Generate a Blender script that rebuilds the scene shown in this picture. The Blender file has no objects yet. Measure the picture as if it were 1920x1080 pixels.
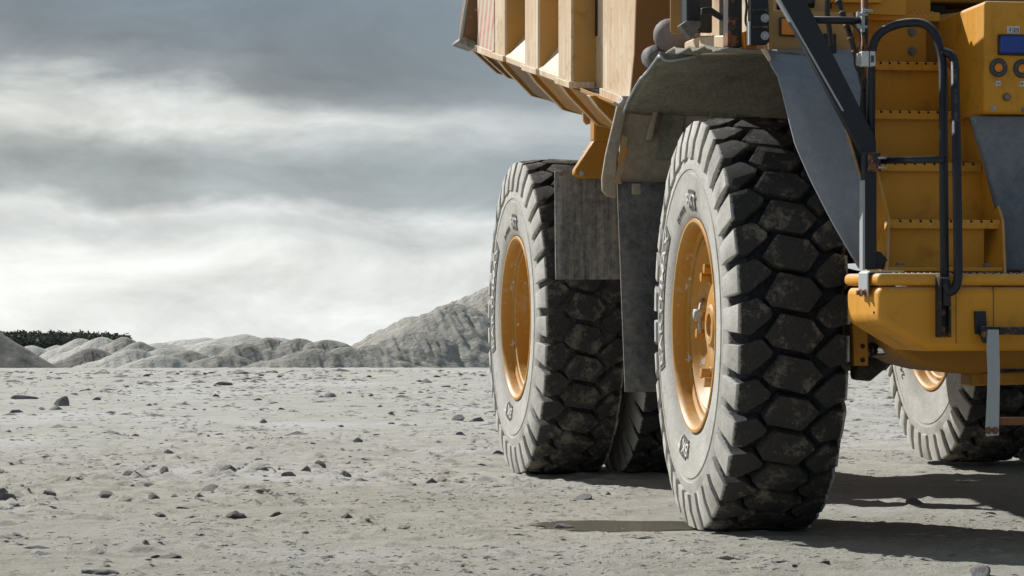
import bpy, bmesh, math, random
import numpy as np
from mathutils import Vector, Matrix
random.seed(7); rng = np.random.default_rng(7)
R_ = math.radians
sc = bpy.context.scene
COL = sc.collection

# ------------------------------------------------------------------ camera frame
F_PX, HOR, CAMZ = 5450.0, 550.0, 1.202
TH = R_(10.5); CT, ST = math.cos(TH), math.sin(TH)
OX, OY = 0.931, 14.83                       # truck origin: ground under the outer face of the near wheel
def P(px, py, y=None, x=None, z=None):
    """sight line of the photograph met with a plane of the truck (truck-local metres)"""
    dx, dy, dz = (px-960)/F_PX, 1.0, (HOR-py)/F_PX
    cx, cy = -OX, -OY
    lx, ly = cx*CT+cy*ST, -cx*ST+cy*CT
    ldx, ldy = dx*CT+dy*ST, -dx*ST+dy*CT
    if y is not None: t = (y-ly)/ldy
    elif x is not None: t = (x-lx)/ldx
    else: t = (z-CAMZ)/dz
    return (lx+ldx*t, ly+ldy*t, CAMZ+dz*t)
def G(px, py):                              # pixel on the level ground -> world
    d = F_PX*CAMZ/(py-HOR); return ((px-960)/F_PX*d, d)

# ------------------------------------------------------------------ materials
class NT:
    def __init__(s, name):
        s.m = bpy.data.materials.new(name); s.m.use_nodes = True
        s.t = s.m.node_tree; s.b = s.t.nodes['Principled BSDF']; s.tc = None
    def n(s, typ, **kw):
        nd = s.t.nodes.new(typ)
        for k, v in kw.items(): setattr(nd, k, v)
        return nd
    def l(s, a, b): s.t.links.new(a, b)
    def co(s, kind='Object'):
        if s.tc is None: s.tc = s.n('ShaderNodeTexCoord')
        return s.tc.outputs[kind]
    def mapped(s, scale, src=None):
        mp = s.n('ShaderNodeMapping'); mp.inputs['Scale'].default_value = scale
        s.l(src or s.co(), mp.inputs['Vector']); return mp.outputs[0]
    def noise(s, scale, detail=6, rough=.6, vec=None, dist=0):
        nd = s.n('ShaderNodeTexNoise'); nd.inputs['Scale'].default_value = scale
        nd.inputs['Detail'].default_value = detail; nd.inputs['Roughness'].default_value = rough
        nd.inputs['Distortion'].default_value = dist
        s.l(vec or s.co(), nd.inputs['Vector']); return nd.outputs['Fac']
    def ramp(s, fac, stops):
        nd = s.n('ShaderNodeValToRGB'); e = nd.color_ramp.elements
        while len(e) < len(stops): e.new(.5)
        for i, (p, c) in enumerate(stops):
            e[i].position = p
            e[i].color = (c, c, c, 1) if isinstance(c, (int, float)) else (*c, 1)
        s.l(fac, nd.inputs[0]); return nd.outputs[0]
    def math(s, op, a, b=None, clamp=False):
        nd = s.n('ShaderNodeMath', operation=op); nd.use_clamp = clamp
        for i, v in enumerate((a, b)):
            if v is None: continue
            if isinstance(v, (int, float)): nd.inputs[i].default_value = v
            else: s.l(v, nd.inputs[i])
        return nd.outputs[0]
    def mix(s, f, a, b):
        nd = s.n('ShaderNodeMix', data_type='RGBA')
        for k, v in ((0, f), (6, a), (7, b)):
            sock = nd.inputs[k]
            if isinstance(v, (int, float)): sock.default_value = v if k == 0 else (v, v, v, 1)
            elif isinstance(v, tuple): sock.default_value = (*v, 1)
            else: s.l(v, sock)
        return nd.outputs[2]
    def bump(s, h, strength=.3, dist=.01):
        nd = s.n('ShaderNodeBump'); nd.inputs['Strength'].default_value = strength
        nd.inputs['Distance'].default_value = dist; s.l(h, nd.inputs['Height'])
        s.l(nd.outputs[0], s.b.inputs['Normal'])
    def out(s, col=None, rough=None, metal=None, spec=None):
        def put(k, v):
            if v is None: return
            i = s.b.inputs[k]
            if isinstance(v, tuple): i.default_value = (*v, 1)
            elif isinstance(v, (int, float)): i.default_value = v
            else: s.l(v, i)
        put('Base Color', col); put('Roughness', rough); put('Metallic', metal)
        put('Specular IOR Level', spec)
        return s.m

def paint(name, base, dust, amount=.5, rust=0.0, rough=.42, streak=True, chips=0.0):
    """painted sheet steel with dust film, run-down streaks, scratches, rust chips"""
    t = NT(name)
    lo = t.noise(1.7, 5, .6); mid = t.noise(9, 8, .7)
    st = t.noise(1.0, 6, .65, t.mapped((34, 34, 1.1)))
    f = t.math('ADD', t.math('MULTIPLY', st if streak else mid, .55), t.math('MULTIPLY', lo, .45))
    f = t.ramp(f, [(.40, .15), (.50, .5), (.62, 1)])
    g = t.ramp(mid, [(.46, 0), (.66, .5)])
    f = t.math('MAXIMUM', f, g)
    col = t.mix(lo, base, tuple(v*.80 for v in base))
    col = t.mix(t.math('MULTIPLY', f, amount) if amount < .9 else t.math('MAXIMUM', f, .45), col, dust)
    smu = t.ramp(t.noise(5.5, 9, .72, None, .6), [(.53, 0), (.68, .55)])
    if dust[0] > .3: col = t.mix(smu, col, tuple(v*.42 for v in base))
    ge = t.n('ShaderNodeNewGeometry'); sg = t.n('ShaderNodeSeparateXYZ'); t.l(ge.outputs['Normal'], sg.inputs[0])
    led = t.ramp(t.math('ADD', sg.outputs[2], t.math('MULTIPLY', t.math('SUBTRACT', mid, .5), .9)), [(.55, 0), (.95, .75)])
    col = t.mix(led, col, (.46, .43, .37))
    scr = t.ramp(t.noise(1.0, 4, .6, t.mapped((75, 75, 4.5))), [(.70, 0), (.73, .45)])
    if dust[0] > .3: col = t.mix(scr, col, (.66, .56, .40))
    if chips:
        ch = t.ramp(t.noise(38, 4, .75), [(.72-chips*.1, 0), (.75-chips*.1, 1)])
        col = t.mix(ch, col, (.72, .66, .52))
    if rust:
        r = t.ramp(t.math('ADD', t.noise(5, 6, .7), t.math('MULTIPLY', t.noise(40, 4, .7), .25)),
                   [(.86-rust*.25, 0), (.90-rust*.25, 1)])
        col = t.mix(r, col, t.mix(t.noise(60, 3), (.16, .055, .02), (.30, .13, .05)))
    t.bump(t.math('ADD', mid, t.noise(120, 3)), .12, .004)
    return t.out(col, t.math('ADD', t.math('MULTIPLY', f, .35), rough), 0, .4)

YEL = (.72, .325, .014)
M = {}
M['yellow'] = paint('yellow_paint', YEL, (.50, .34, .15), .28, chips=.15)
M['yellow_clean'] = paint('yellow_paint_clean', (.70, .310, .010), (.56, .37, .15), .18, rough=.38)
M['yellow_shade'] = paint('shaded_yellow_paint', (.48, .21, .012), (.24, .16, .08), .35)  # yellow paint and its dust darkened for parts lying in shade
M['dusty'] = paint('dusty_yellow', (.50, .27, .085), (.70, .62, .49), 1.0, chips=.5)
M['tan'] = paint('tan_dusty_yellow', (.50, .27, .07), (.44, .32, .19), .60)
M['brown'] = paint('brown_dirty_shaded_yellow', (.22, .10, .025), (.20, .14, .085), .5, rust=.3)  # dirt and rust, plus a dark tone standing for shade
M['tail'] = paint('caked_brown_yellow', (.24, .12, .03), (.27, .22, .15), .45, chips=.8, rust=.4)
M['black'] = paint('black_paint', (.008, .011, .020), (.07, .075, .085), .18, rust=.10, rough=.33)
M['black_rust'] = paint('worn_black_paint', (.010, .012, .018), (.10, .09, .08), .35, rust=.85, rough=.5)
M['galv'] = paint('galvanised_steel', (.42, .46, .50), (.30, .31, .30), .5, rough=.40, rust=.05)
M['rust'] = paint('rusty_steel', (.20, .08, .035), (.26, .17, .10), .5, rust=.6, rough=.8)
M['fender'] = None
def flapmat(name, a, b, c, bumpy=.3, streaks=False, sc_=1.0):
    t = NT(name)
    n1 = t.noise(2.3*sc_, 7, .65); n2 = t.noise(24*sc_, 6, .7); n3 = t.noise(110, 3, .8)
    v = t.mapped((22, 22, 1.5)) if streaks else None
    ns = t.noise(1.4, 6, .7, v) if streaks else n1
    f = t.math('ADD', t.math('MULTIPLY', ns, .55), t.math('MULTIPLY', n2, .45))
    col = t.mix(t.ramp(f, [(.38, 0), (.60, 1)]), a, b)
    col = t.mix(t.ramp(n3, [(.60, 0), (.74, .8)]), col, c)
    t.bump(t.math('ADD', n2, n3), bumpy, .012)
    return t.out(col, .72, 0, .3)
M['flap'] = flapmat('grey_rubber_sheet', (.20, .235, .285), (.27, .305, .355), (.42, .45, .48), .12)
M['mudflap'] = flapmat('muddy_rubber', (.06, .064, .073), (.20, .195, .185), (.34, .33, .31), .5)
M['mudflap_rear'] = flapmat('dusty_rubber', (.07, .075, .09), (.32, .305, .27), (.34, .33, .30), .15, True)
M['liner'] = flapmat('mud_caked_liner', (.17, .17, .135), (.36, .345, .28), (.44, .42, .35), .9, sc_=1.5)
M['panel_mud'] = flapmat('mud_caked_panel', (.30, .25, .185), (.46, .42, .35), (.50, .32, .13), .5, sc_=.9)
M['greyplate'] = flapmat('dusty_blue_grey_steel', (.11, .13, .165), (.19, .21, .245), (.34, .36, .38), .10)
def simple(name, col, rough=.5, metal=0, spec=.5, noise=.15):
    t = NT(name); n = t.noise(14, 5, .6)
    return t.out(t.mix(n, tuple(v*(1-noise) for v in col), tuple(min(1, v*(1+noise)) for v in col)), rough, metal, spec)
M['chrome'] = simple('chrome_rod', (.55, .56, .58), .12, 1)
M['blackgloss'] = simple('black_plastic', (.012, .012, .014), .3)
M['dark'] = simple('dark_oily_steel', (.020, .017, .014), .6, 0, .3)
M['grime'] = flapmat('grimy_casting', (.05, .047, .04), (.15, .14, .115), (.20, .16, .10), .7, sc_=2)
M['amber'] = simple('amber_lens', (.75, .24, .01), .18)
M['blue'] = simple('blue_lens', (.012, .05, .30), .25, 0, .5)
M['bezel'] = simple('grey_rubber_bezel', (.055, .058, .065), .55)
M['white'] = simple('white_plastic', (.55, .56, .56), .45)
M['bolt'] = simple('grey_bolt', (.20, .19, .175), .5, .3)
M['tank'] = flapmat('grey_tank', (.16, .14, .145), (.23, .20, .20), (.28, .25, .23), .08)
M['bluepaint'] = simple('blue_paint', (.06, .10, .17), .5)
M['greypaint'] = simple('pale_paint', (.42, .44, .44), .6)
M['ink'] = simple('black_ink', (.02, .02, .02), .6)
def bare():
    t = NT('rusty_orange_scrape'); n = t.noise(1, 5, .7, t.mapped((70, 70, 22)))
    return t.out(t.mix(t.ramp(n, [(.46, 0), (.56, 1)]), (.30, .26, .20), (.50, .22, .04)), .8)
M['bare'] = bare()
def striped():
    t = NT('faded_red_white_stripes')
    sp = t.n('ShaderNodeSeparateXYZ'); t.l(t.co(), sp.inputs[0])
    s = t.math('ADD', t.math('MULTIPLY', sp.outputs[1], 1.9), t.math('MULTIPLY', sp.outputs[2], 1.1))
    s = t.math('FRACT', t.math('MULTIPLY', s, 3.2)); s = t.ramp(s, [(.48, 0), (.52, 1)])
    dustf = t.ramp(t.noise(12, 6, .7), [(.40, .25), (.7, .85)])
    col = t.mix(s, (.55, .50, .40), (.50, .12, .10)); col = t.mix(dustf, col, (.56, .48, .36))
    return t.out(col, .6)
M['stripes'] = striped()
M['web'] = paint('brown_yellow_web', (.52, .27, .045), (.44, .31, .17), .45)

def rim_mat():
    t = NT('gold_wheel_paint')
    f = t.ramp(t.math('ADD', t.math('MULTIPLY', t.noise(3, 6, .7), .7), t.math('MULTIPLY', t.noise(26, 5, .7), .35)), [(.52, 0), (.66, .8)])
    col = t.mix(f, (.48, .235, .030), (.50, .38, .23))
    sp = t.ramp(t.noise(19, 3, .5), [(.68, 0), (.70, 1)])
    col = t.mix(sp, col, (.55, .52, .46))
    ch = t.ramp(t.noise(45, 4, .7), [(.70, 0), (.73, 1)])
    col = t.mix(ch, col, (.10, .05, .02))
    t.bump(t.noise(40, 4), .1, .004)
    return t.out(col, .52, 0, .4)
M['rim'] = rim_mat()

def tyre_mat(name, groove, mud, side=(.56, .55, .51)):
    """rubber: dust on the flank, groove floor tone, worn dark block tops with dried mud"""
    t = NT(name)
    sp = t.n('ShaderNodeSeparateXYZ'); t.l(t.co(), sp.inputs[0])
    ax = t.math('ABSOLUTE', sp.outputs[0])
    cb = t.n('ShaderNodeCombineXYZ'); t.l(sp.outputs[1], cb.inputs[1]); t.l(sp.outputs[2], cb.inputs[2])
    ln = t.n('ShaderNodeVectorMath', operation='LENGTH'); t.l(cb.outputs[0], ln.inputs[0]); r = ln.outputs['Value']
    n1 = t.noise(7, 7, .7); n2 = t.noise(46, 6, .75); n3 = t.noise(190, 2, .8)
    # lateral position decides flank dust; lug grooves coloured dark to stand for shade
    lat = t.math('ADD', ax, t.math('MULTIPLY', t.math('SUBTRACT', n2, .5), .035))
    fl = t.ramp(t.math('ADD', lat, t.math('MULTIPLY', t.math('SUBTRACT', r, .86), .13)), [(.304, 0), (.316, 1)])
    # tread
    top = t.ramp(r, [(.0, 0), (1, 1)])
    mr = t.n('ShaderNodeMapRange'); mr.inputs[1].default_value = .985; mr.inputs[2].default_value = 1.03
    t.l(r, mr.inputs[0]); isTop = mr.outputs[0]
    mudf = t.ramp(t.math('ADD', t.math('MULTIPLY', n1, .8), t.math('MULTIPLY', n2, .35)), [(.64-mud*.1, 0), (.74-mud*.1, 1)])
    grit = t.ramp(n3, [(.60, 0), (.72, .45)])
    tp = t.mix(n2, (.016, .016, .018), (.060, .057, .055))
    tp = t.mix(grit, tp, (.20, .19, .175))
    tp = t.mix(t.math('MULTIPLY', mudf, .8), tp, (.19, .175, .14))
    gr = t.mix(t.ramp(n2, [(.4, 0), (.65, 1)]), tuple(v*.35 for v in groove), groove)
    tr = t.mix(isTop, gr, tp)
    # flank: pale dust, darker scuffs, fine scratches; lower dust near the bead
    scr = t.ramp(t.noise(3.5, 8, .75, None, 1.5), [(.485, 0), (.50, 1), (.515, 0)])
    sd = t.mix(t.ramp(n1, [(.35, 0), (.65, 1)]), tuple(v*.80 for v in side), side)
    sd = t.mix(t.ramp(n2, [(.50, 0), (.72, .6)]), sd, (.33, .32, .30))
    blot = t.noise(2.6, 6, .72, t.mapped((1, 1, 1.6)))
    sd = t.mix(t.ramp(blot, [(.50, 0), (.64, .55)]), sd, (.30, .29, .265))
    sd = t.mix(t.math('MULTIPLY', scr, .5), sd, (.62, .61, .58))
    bead = t.n('ShaderNodeMapRange'); bead.inputs[1].default_value = .66; bead.inputs[2].default_value = .56
    t.l(r, bead.inputs[0])
    sd = t.mix(t.math('MULTIPLY', bead.outputs[0], .45), sd, (.25, .24, .22))
    inner = t.n('ShaderNodeMapRange'); inner.inputs[1].default_value = .868; inner.inputs[2].default_value = .855
    t.l(r, inner.inputs[0])
    fl2 = t.math('MAXIMUM', fl, inner.outputs[0])
    t.bump(t.math('ADD', t.math('MULTIPLY', n2, 1.0), t.math('MULTIPLY', n3, .6)), .6, .012)
    return t.out(t.mix(fl2, tr, sd), .80, 0, .28)
M['tyre'] = tyre_mat('dusty_tyre_rubber', (.038, .043, .055), .45)
M['tyre_rear'] = tyre_mat('very_dusty_tyre_rubber', (.16, .16, .16), .75)
M['letters'] = simple('dusty_raised_rubber', (.55, .54, .51), .8)
M['letterbox'] = simple('dark_rubber_patch', (.065, .065, .065), .8, noise=.4)
M['letterband'] = simple('grey_rubber_band', (.17, .168, .16), .8, noise=.3)

# ------------------------------------------------------------------ mesh helpers
def add_mesh(name, vs, fs, mat, parent=None, smooth=False, bevel=0, seg=2, recalc=True):
    me = bpy.data.meshes.new(name)
    bm = bmesh.new()
    bv = [bm.verts.new(v) for v in vs]
    for f in fs:
        try: bm.faces.new([bv[i] for i in f])
        except ValueError: pass
    if recalc: bmesh.ops.recalc_face_normals(bm, faces=bm.faces)
    bm.to_mesh(me); bm.free()
    return link(name, me, mat, parent, smooth, bevel, seg)
def link(name, me, mat, parent=None, smooth=False, bevel=0, seg=2):
    o = bpy.data.objects.new(name, me); COL.objects.link(o)
    if mat: me.materials.append(mat)
    if parent: o.parent = parent
    if smooth: me.polygons.foreach_set('use_smooth', [True]*len(me.polygons))
    if bevel:
        b = o.modifiers.new('Bevel', 'BEVEL'); b.width = bevel; b.segments = seg; b.limit_method = 'ANGLE'
        b.angle_limit = R_(35); b.harden_normals = False
        me.polygons.foreach_set('use_smooth', [True]*len(me.polygons))
        try: me.set_sharp_from_angle(angle=R_(30))
        except Exception: pass
    return o
class MB:
    """collects simple shapes that together are ONE part"""
    def __init__(s): s.v = []; s.f = []
    def raw(s, vs, fs):
        n = len(s.v); s.v += [tuple(v) for v in vs]; s.f += [tuple(i+n for i in f) for f in fs]; return s
    def box(s, x0, x1, y0, y1, z0, z1):
        v = [(x, y, z) for x in (x0, x1) for y in (y0, y1) for z in (z0, z1)]
        return s.raw(v, [(0,1,3,2),(4,6,7,5),(0,4,5,1),(2,3,7,6),(0,2,6,4),(1,5,7,3)])
    def prism(s, pts, off):
        n = len(pts); o = Vector(off)
        v = [tuple(p) for p in pts]+[tuple(Vector(p)+o) for p in pts]
        return s.raw(v, [tuple(range(n)), tuple(range(2*n-1, n-1, -1))]+[(i, (i+1) % n, (i+1) % n+n, i+n) for i in range(n)])
    def tube(s, pts, r, n=14, caps=True):
        pts = [Vector(p) for p in pts]; rings = []
        rr = r if isinstance(r, (list, tuple)) else [r]*len(pts)
        up = Vector((0.13, .21, 1)).normalized()
        for i, p in enumerate(pts):
            a = pts[max(0, i-1)]; b = pts[min(len(pts)-1, i+1)]; d = (b-a).normalized()
            if abs(d.dot(up)) > .97: up2 = Vector((1, .2, 0))
            else: up2 = up
            if i == 0: u = d.cross(up2).normalized()
            else:
                u = (u-d*u.dot(d)).normalized()
            w = d.cross(u)
            rings.append([p+(u*math.cos(2*math.pi*k/n)+w*math.sin(2*math.pi*k/n))*rr[i] for k in range(n)])
        v = [q for rg in rings for q in rg]; f = []
        for i in range(len(pts)-1):
            for k in range(n):
                f.append((i*n+k, i*n+(k+1) % n, (i+1)*n+(k+1) % n, (i+1)*n+k))
        if caps: f += [tuple(range(n-1, -1, -1)), tuple(range((len(pts)-1)*n, len(pts)*n))]
        return s.raw(v, f)
    def build(s, name, mat, parent=None, smooth=False, bevel=0, seg=2):
        return add_mesh(name, s.v, s.f, mat, parent, smooth, bevel, seg)
def curve(pts, k=6):                         # Catmull-Rom
    pts = [Vector(p) for p in pts]; out = []
    for i in range(len(pts)-1):
        a = pts[max(0, i-1)]; b = pts[i]; c = pts[i+1]; d = pts[min(len(pts)-1, i+2)]
        for j in range(k):
            t = j/k
            out.append(.5*((2*b)+(-a+c)*t+(2*a-5*b+4*c-d)*t*t+(-a+3*b-3*c+d)*t**3))
    out.append(pts[-1]); return out
def roundpoly(pts, r, k=4):                  # rounded polyline for bent tubes
    pts = [Vector(p) for p in pts]; out = [pts[0]]
    for i in range(1, len(pts)-1):
        p = pts[i]; a = (pts[i-1]-p); b = (pts[i+1]-p)
        ra = min(r, a.length*.49); rb = min(r, b.length*.49)
        s0 = p+a.normalized()*ra; s1 = p+b.normalized()*rb
        for j in range(k+1):
            t = j/k; out.append(s0.lerp(p, t).lerp(p.lerp(s1, t), t))
    out.append(pts[-1]); return out
def plateY(name, pix, y, t, mat, parent, bevel=.004):
    return MB().prism([P(a, b, y=y) for a, b in pix], (0, t, 0)).build(name, mat, parent, bevel=bevel)
def plateX(name, pix, x, t, mat, parent, bevel=.004):
    return MB().prism([P(a, b, x=x) for a, b in pix], (t, 0, 0)).build(name, mat, parent, bevel=bevel)
def tubeY(name, pix, r, mat, parent, y=None, bend=0):
    pts = [P(a[0], a[1], y=(a[2] if len(a) > 2 else y)) for a in pix]
    if bend: pts = roundpoly(pts, bend, 6)
    return MB().tube(pts, r).build(name, mat, parent, smooth=True)
def bolt(name, c, r, d, mat, parent, axis='y', hexa=True, washer=True):
    """hex head on a washer; head points to -axis"""
    mb = MB(); c = Vector(c); A = {'y': Vector((0, -1, 0)), 'x': Vector((-1, 0, 0)), 'z': Vector((0, 0, 1))}[axis]
    if washer: mb.tube([c, c+A*d*.25], r*1.5, 18)
    mb.tube([c+A*d*.22, c+A*d], r, 6 if hexa else 16)
    return mb.build(name, mat, parent, bevel=r*.12)
def tag(o, label=None, cat=None, group=None, kind=None):
    if label: o['label'] = label
    if cat: o['category'] = cat
    if group: o['group'] = group
    if kind: o['kind'] = kind
    return o

# numpy fractal noise
def vnoise(x, y, seed=0):
    xi = np.floor(x).astype(np.int64); yi = np.floor(y).astype(np.int64); xf = x-xi; yf = y-yi
    def h(a, b):
        n = (a*374761393+b*668265263+seed*1442695041) & 0xffffffff
        n = ((n ^ (n >> 13))*1274126177) & 0xffffffff
        return ((n ^ (n >> 16)) & 0xffffff)/float(0xffffff)
    u = xf*xf*(3-2*xf); v = yf*yf*(3-2*yf)
    return (h(xi, yi)*(1-u)+h(xi+1, yi)*u)*(1-v)+(h(xi, yi+1)*(1-u)+h(xi+1, yi+1)*u)*v
def fbm(x, y, oct=5, seed=0, gain=.5):
    s = 0; a = 1; t = 0
    for i in range(oct):
        s = s+a*vnoise(x*2**i+17.3*i, y*2**i-9.1*i, seed+i*13); t += a; a *= gain
    return s/t

# ================================================================== THE TRUCK
truck = bpy.data.objects.new('dump_truck', None); COL.objects.link(truck)
truck.location = (OX, OY, 0); truck.rotation_euler = (0, 0, TH)
tag(truck, 'huge ochre yellow mining dump truck with dusty black lugged tyres', 'dump truck')

# ---- tyre
TR, HW, NP = 1.05, .30, 34
SIDE = [(.515, .245), (.53, .280), (.56, .302), (.62, .320), (.70, .327), (.765, .332), (.768, .326), (.785, .326), (.788, .331), (.84, .322), (.88, .300), (.93, .275), (.965, .255)]
def side_v(r): return float(np.interp(r, [a for a, b in SIDE], [b for a, b in SIDE]))
def tyre_mesh(name, seed):
    rnd = random.Random(seed)
    bm = bmesh.new()
    prof = [(r, -v) for r, v in SIDE]+[(.985, -.235), (.985, 0.0), (.985, .235)]+[(r, v) for r, v in reversed(SIDE)]
    prof += [(.50, .18), (.50, -.18)]
    N = 144; rings = []
    for i in range(N):
        a = 2*math.pi*i/N
        rings.append([bm.verts.new((v, r*math.cos(a), r*math.sin(a))) for r, v in prof])
    for i in range(N):
        A, B = rings[i], rings[(i+1) % N]
        for k in range(len(prof)):
            k2 = (k+1) % len(prof); f = bm.faces.new((A[k], A[k2], B[k2], B[k])); f.smooth = True
    body = name
    me0 = bpy.data.meshes.new(name)
    bmesh.ops.recalc_face_normals(bm, faces=bm.faces)
    # blocks (bevelled in their own bmesh, then merged)
    bb = bmesh.new(); pitch = 2*math.pi*TR/NP
    def pt(u, v, r): a = u/TR; return (v, r*math.cos(a), r*math.sin(a))
    def crown(v): return TR-.022*(abs(v)/HW)**2.2
    hexa = [(-.158, .018), (-.120, .060), (.062, .096), (.078, .090), (.158, .006), (.090, -.066), (-.068, -.098), (-.082, -.094)]
    shou = [(.300, -.070), (.236, -.077), (.128, .006), (.120, .032), (.178, .083), (.197, .087), (.300, .062)]
    for i in range(NP):
        u0 = i*pitch
        j = lambda s=.0055: rnd.uniform(-s, s)
        # centre block
        n = len(hexa); hx = [(v*.97+j(), u*.96+j()) for v, u in hexa]; dr = j(.003)
        top = [bb.verts.new(pt(u0+u, v, crown(v)+dr)) for v, u in hx]
        bot = [bb.verts.new(pt(u0+u*1.08, v*1.05, TR-.085)) for v, u in hx]
        bb.faces.new(top); bb.faces.new(bot[::-1])
        for k in range(n): bb.faces.new((top[k], bot[k], bot[(k+1) % n], top[(k+1) % n]))
        for sgn in (1, -1):
            uo = u0+sgn*.078
            pts = [(sgn*v+j(), uo+sgn*u+j()) for v, u in shou]; dr = j(.003)
            cu = uo+sgn*0.0
            top = [bb.verts.new(pt(u, v, crown(v)+dr)) for v, u in pts]
            bot = [bb.verts.new(pt(cu+(u-cu)*1.08, v*(.86 if k in (0, 6) else .97), TR-.085)) for k, (v, u) in enumerate(pts)]
            e = .004
            M0 = bb.verts.new(pt(pts[0][1]+e*sgn, sgn*.326, .93)); M4 = bb.verts.new(pt(pts[6][1]-e*sgn, sgn*.326, .93))
            L0 = bb.verts.new(pt(pts[0][1]+e*sgn*2, sgn*.336, .845)); L4 = bb.verts.new(pt(pts[6][1]-e*sgn*2, sgn*.336, .845))
            I0 = bb.verts.new(pt(pts[0][1]+e*sgn*2, sgn*.27, .845)); I4 = bb.verts.new(pt(pts[6][1]-e*sgn*2, sgn*.27, .845))
            bb.faces.new(top); bb.faces.new(bot[::-1])
            for k in range(6): bb.faces.new((top[k], bot[k], bot[k+1], top[k+1]))
            bb.faces.new((top[6], top[0], M0, M4)); bb.faces.new((M4, M0, L0, L4))
            bb.faces.new((top[0], bot[0], I0, L0, M0)); bb.faces.new((top[6], M4, L4, I4, bot[6]))
            bb.faces.new((L0, I0, I4, L4)); bb.faces.new((bot[0], bot[6], I4, I0))
    bmesh.ops.recalc_face_normals(bb, faces=bb.faces)
    eds = [e for e in bb.edges if len(e.link_faces) == 2 and e.calc_face_angle(0) > R_(25)]
    bmesh.ops.bevel(bb, geom=eds, offset=.011, segments=2, profile=.6, affect='EDGES', clamp_overlap=True)
    for f in bb.faces: f.smooth = True
    # wear: nibble the verts slightly
    for v in bb.verts:
        v.co += Vector((rnd.uniform(-1, 1), rnd.uniform(-1, 1), rnd.uniform(-1, 1)))*.0016
    me1 = bpy.data.meshes.new('t'); bb.to_mesh(me1); bb.free()
    bm.from_mesh(me1); bpy.data.meshes.remove(me1)
    # slight flattening where it stands: local z is up at build time
    for v in bm.verts:
        if v.co.z < -1.012:
            v.co.z = -1.012-(-1.012-v.co.z)*.25
    bm.to_mesh(me0); bm.free()
    try: me0.set_sharp_from_angle(angle=R_(38))
    except Exception: pass
    return me0

def lathe_x(mb, prof, n=72, closed=True):
    """prof: (r, x) revolved about the x axis"""
    vs, fs = [], []
    m = len(prof)
    for i in range(n):
        a = 2*math.pi*i/n
        vs += [(x, r*math.cos(a), r*math.sin(a)) for r, x in prof]
    for i in range(n):
        for k in range(m if closed else m-1):
            k2 = (k+1) % m; j = (i+1) % n
            fs.append((i*m+k, i*m+k2, j*m+k2, j*m+k))
    return mb.raw(vs, fs)

# outer side of a wheel is -x
def ring_patch(name, r0, r1, a0, a1, mat, parent, lift=.003, sgn=-1, n=28):
    """thin raised patch on the flank between two radii and two angles (angle measured clockwise from the top seen from outside)"""
    mb = MB(); vs = []; fs = []; m = 5
    for i in range(n+1):
        a = a0+(a1-a0)*i/n
        for k in range(m+1):
            r = r0+(r1-r0)*k/m
            for d in (-.004, lift):
                vs.append((sgn*(side_v(r)+d), r*-math.sin(a)*sgn*-1*-1, r*math.cos(a)))
    def id(i, k, d): return (i*(m+1)+k)*2+d
    for i in range(n):
        for k in range(m):
            fs.append((id(i, k, 1), id(i+1, k, 1), id(i+1, k+1, 1), id(i, k+1, 1)))
    for i in range(n):
        fs.append((id(i, 0, 0), id(i+1, 0, 0), id(i+1, 0, 1), id(i, 0, 1)))
        fs.append((id(i, m, 0), id(i+1, m, 0), id(i+1, m, 1), id(i, m, 1)))
    return mb.raw(vs, fs).build(name, mat, parent)
def flank_point(r, a, sgn, d):
    # seen from outside (-x side, looking +x): screen right is -y ... up is z
    # sgn=-1: outside is -x; screen right = -y (front of the truck);  sgn=+1: screen right = +y
    return (sgn*(side_v(r)+d), r*math.sin(a)*sgn, r*math.cos(a))
def flank_patch(name, r0, r1, a0, a1, mat, parent, lift=.003, sgn=-1, skew=0):
    vs = []; fs = []; n = 24; m = 5
    for i in range(n+1):
        for k in range(m+1):
            r = r0+(r1-r0)*k/m
            a = a0+(a1-a0)*i/n+skew*(k/m)
            vs.append(flank_point(r, a, sgn, lift))
    for i in range(n):
        for k in range(m):
            fs.append((i*(m+1)+k, (i+1)*(m+1)+k, (i+1)*(m+1)+k+1, i*(m+1)+k+1))
    o = add_mesh(name, vs, fs, mat, parent)
    s = o.modifiers.new('Solid', 'SOLIDIFY'); s.thickness = .006; s.offset = 0
    return o
def flank_text(txt, r0, h, amid, mat, parent, lift=.006, sgn=-1, stretch=1.0, name='lettering', thick=.006):
    cu = bpy.data.curves.new('txt', 'FONT'); cu.body = txt; cu.size = 1; cu.resolution_u = 3
    cu.align_x = 'CENTER'; cu.space_character = 1.08; cu.offset = .012
    to = bpy.data.objects.new('txt', cu); COL.objects.link(to)
    dg = bpy.context.evaluated_depsgraph_get(); dg.update()
    me = bpy.data.meshes.new_from_object(to.evaluated_get(dg))
    bpy.data.objects.remove(to); bpy.data.curves.remove(cu)
    bm = bmesh.new(); bm.from_mesh(me)
    bmesh.ops.triangulate(bm, faces=bm.faces)
    bmesh.ops.subdivide_edges(bm, edges=[e for e in bm.edges if e.calc_length() > .25], cuts=1)
    s = h/.72
    for v in bm.verts:
        r = r0+v.co.y*s; a = amid+v.co.x*s*stretch/(r0+h*.5)
        v.co = Vector(flank_point(r, a, sgn, lift))
    bm.to_mesh(me); bm.free()
    o = link(name, me, mat, parent)
    sd = o.modifiers.new('Solid', 'SOLIDIFY'); sd.thickness = thick; sd.offset = 0
    return o

tyreA = tyre_mesh('tyre', 3)
tyreB = tyre_mesh('tyre', 11)

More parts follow.
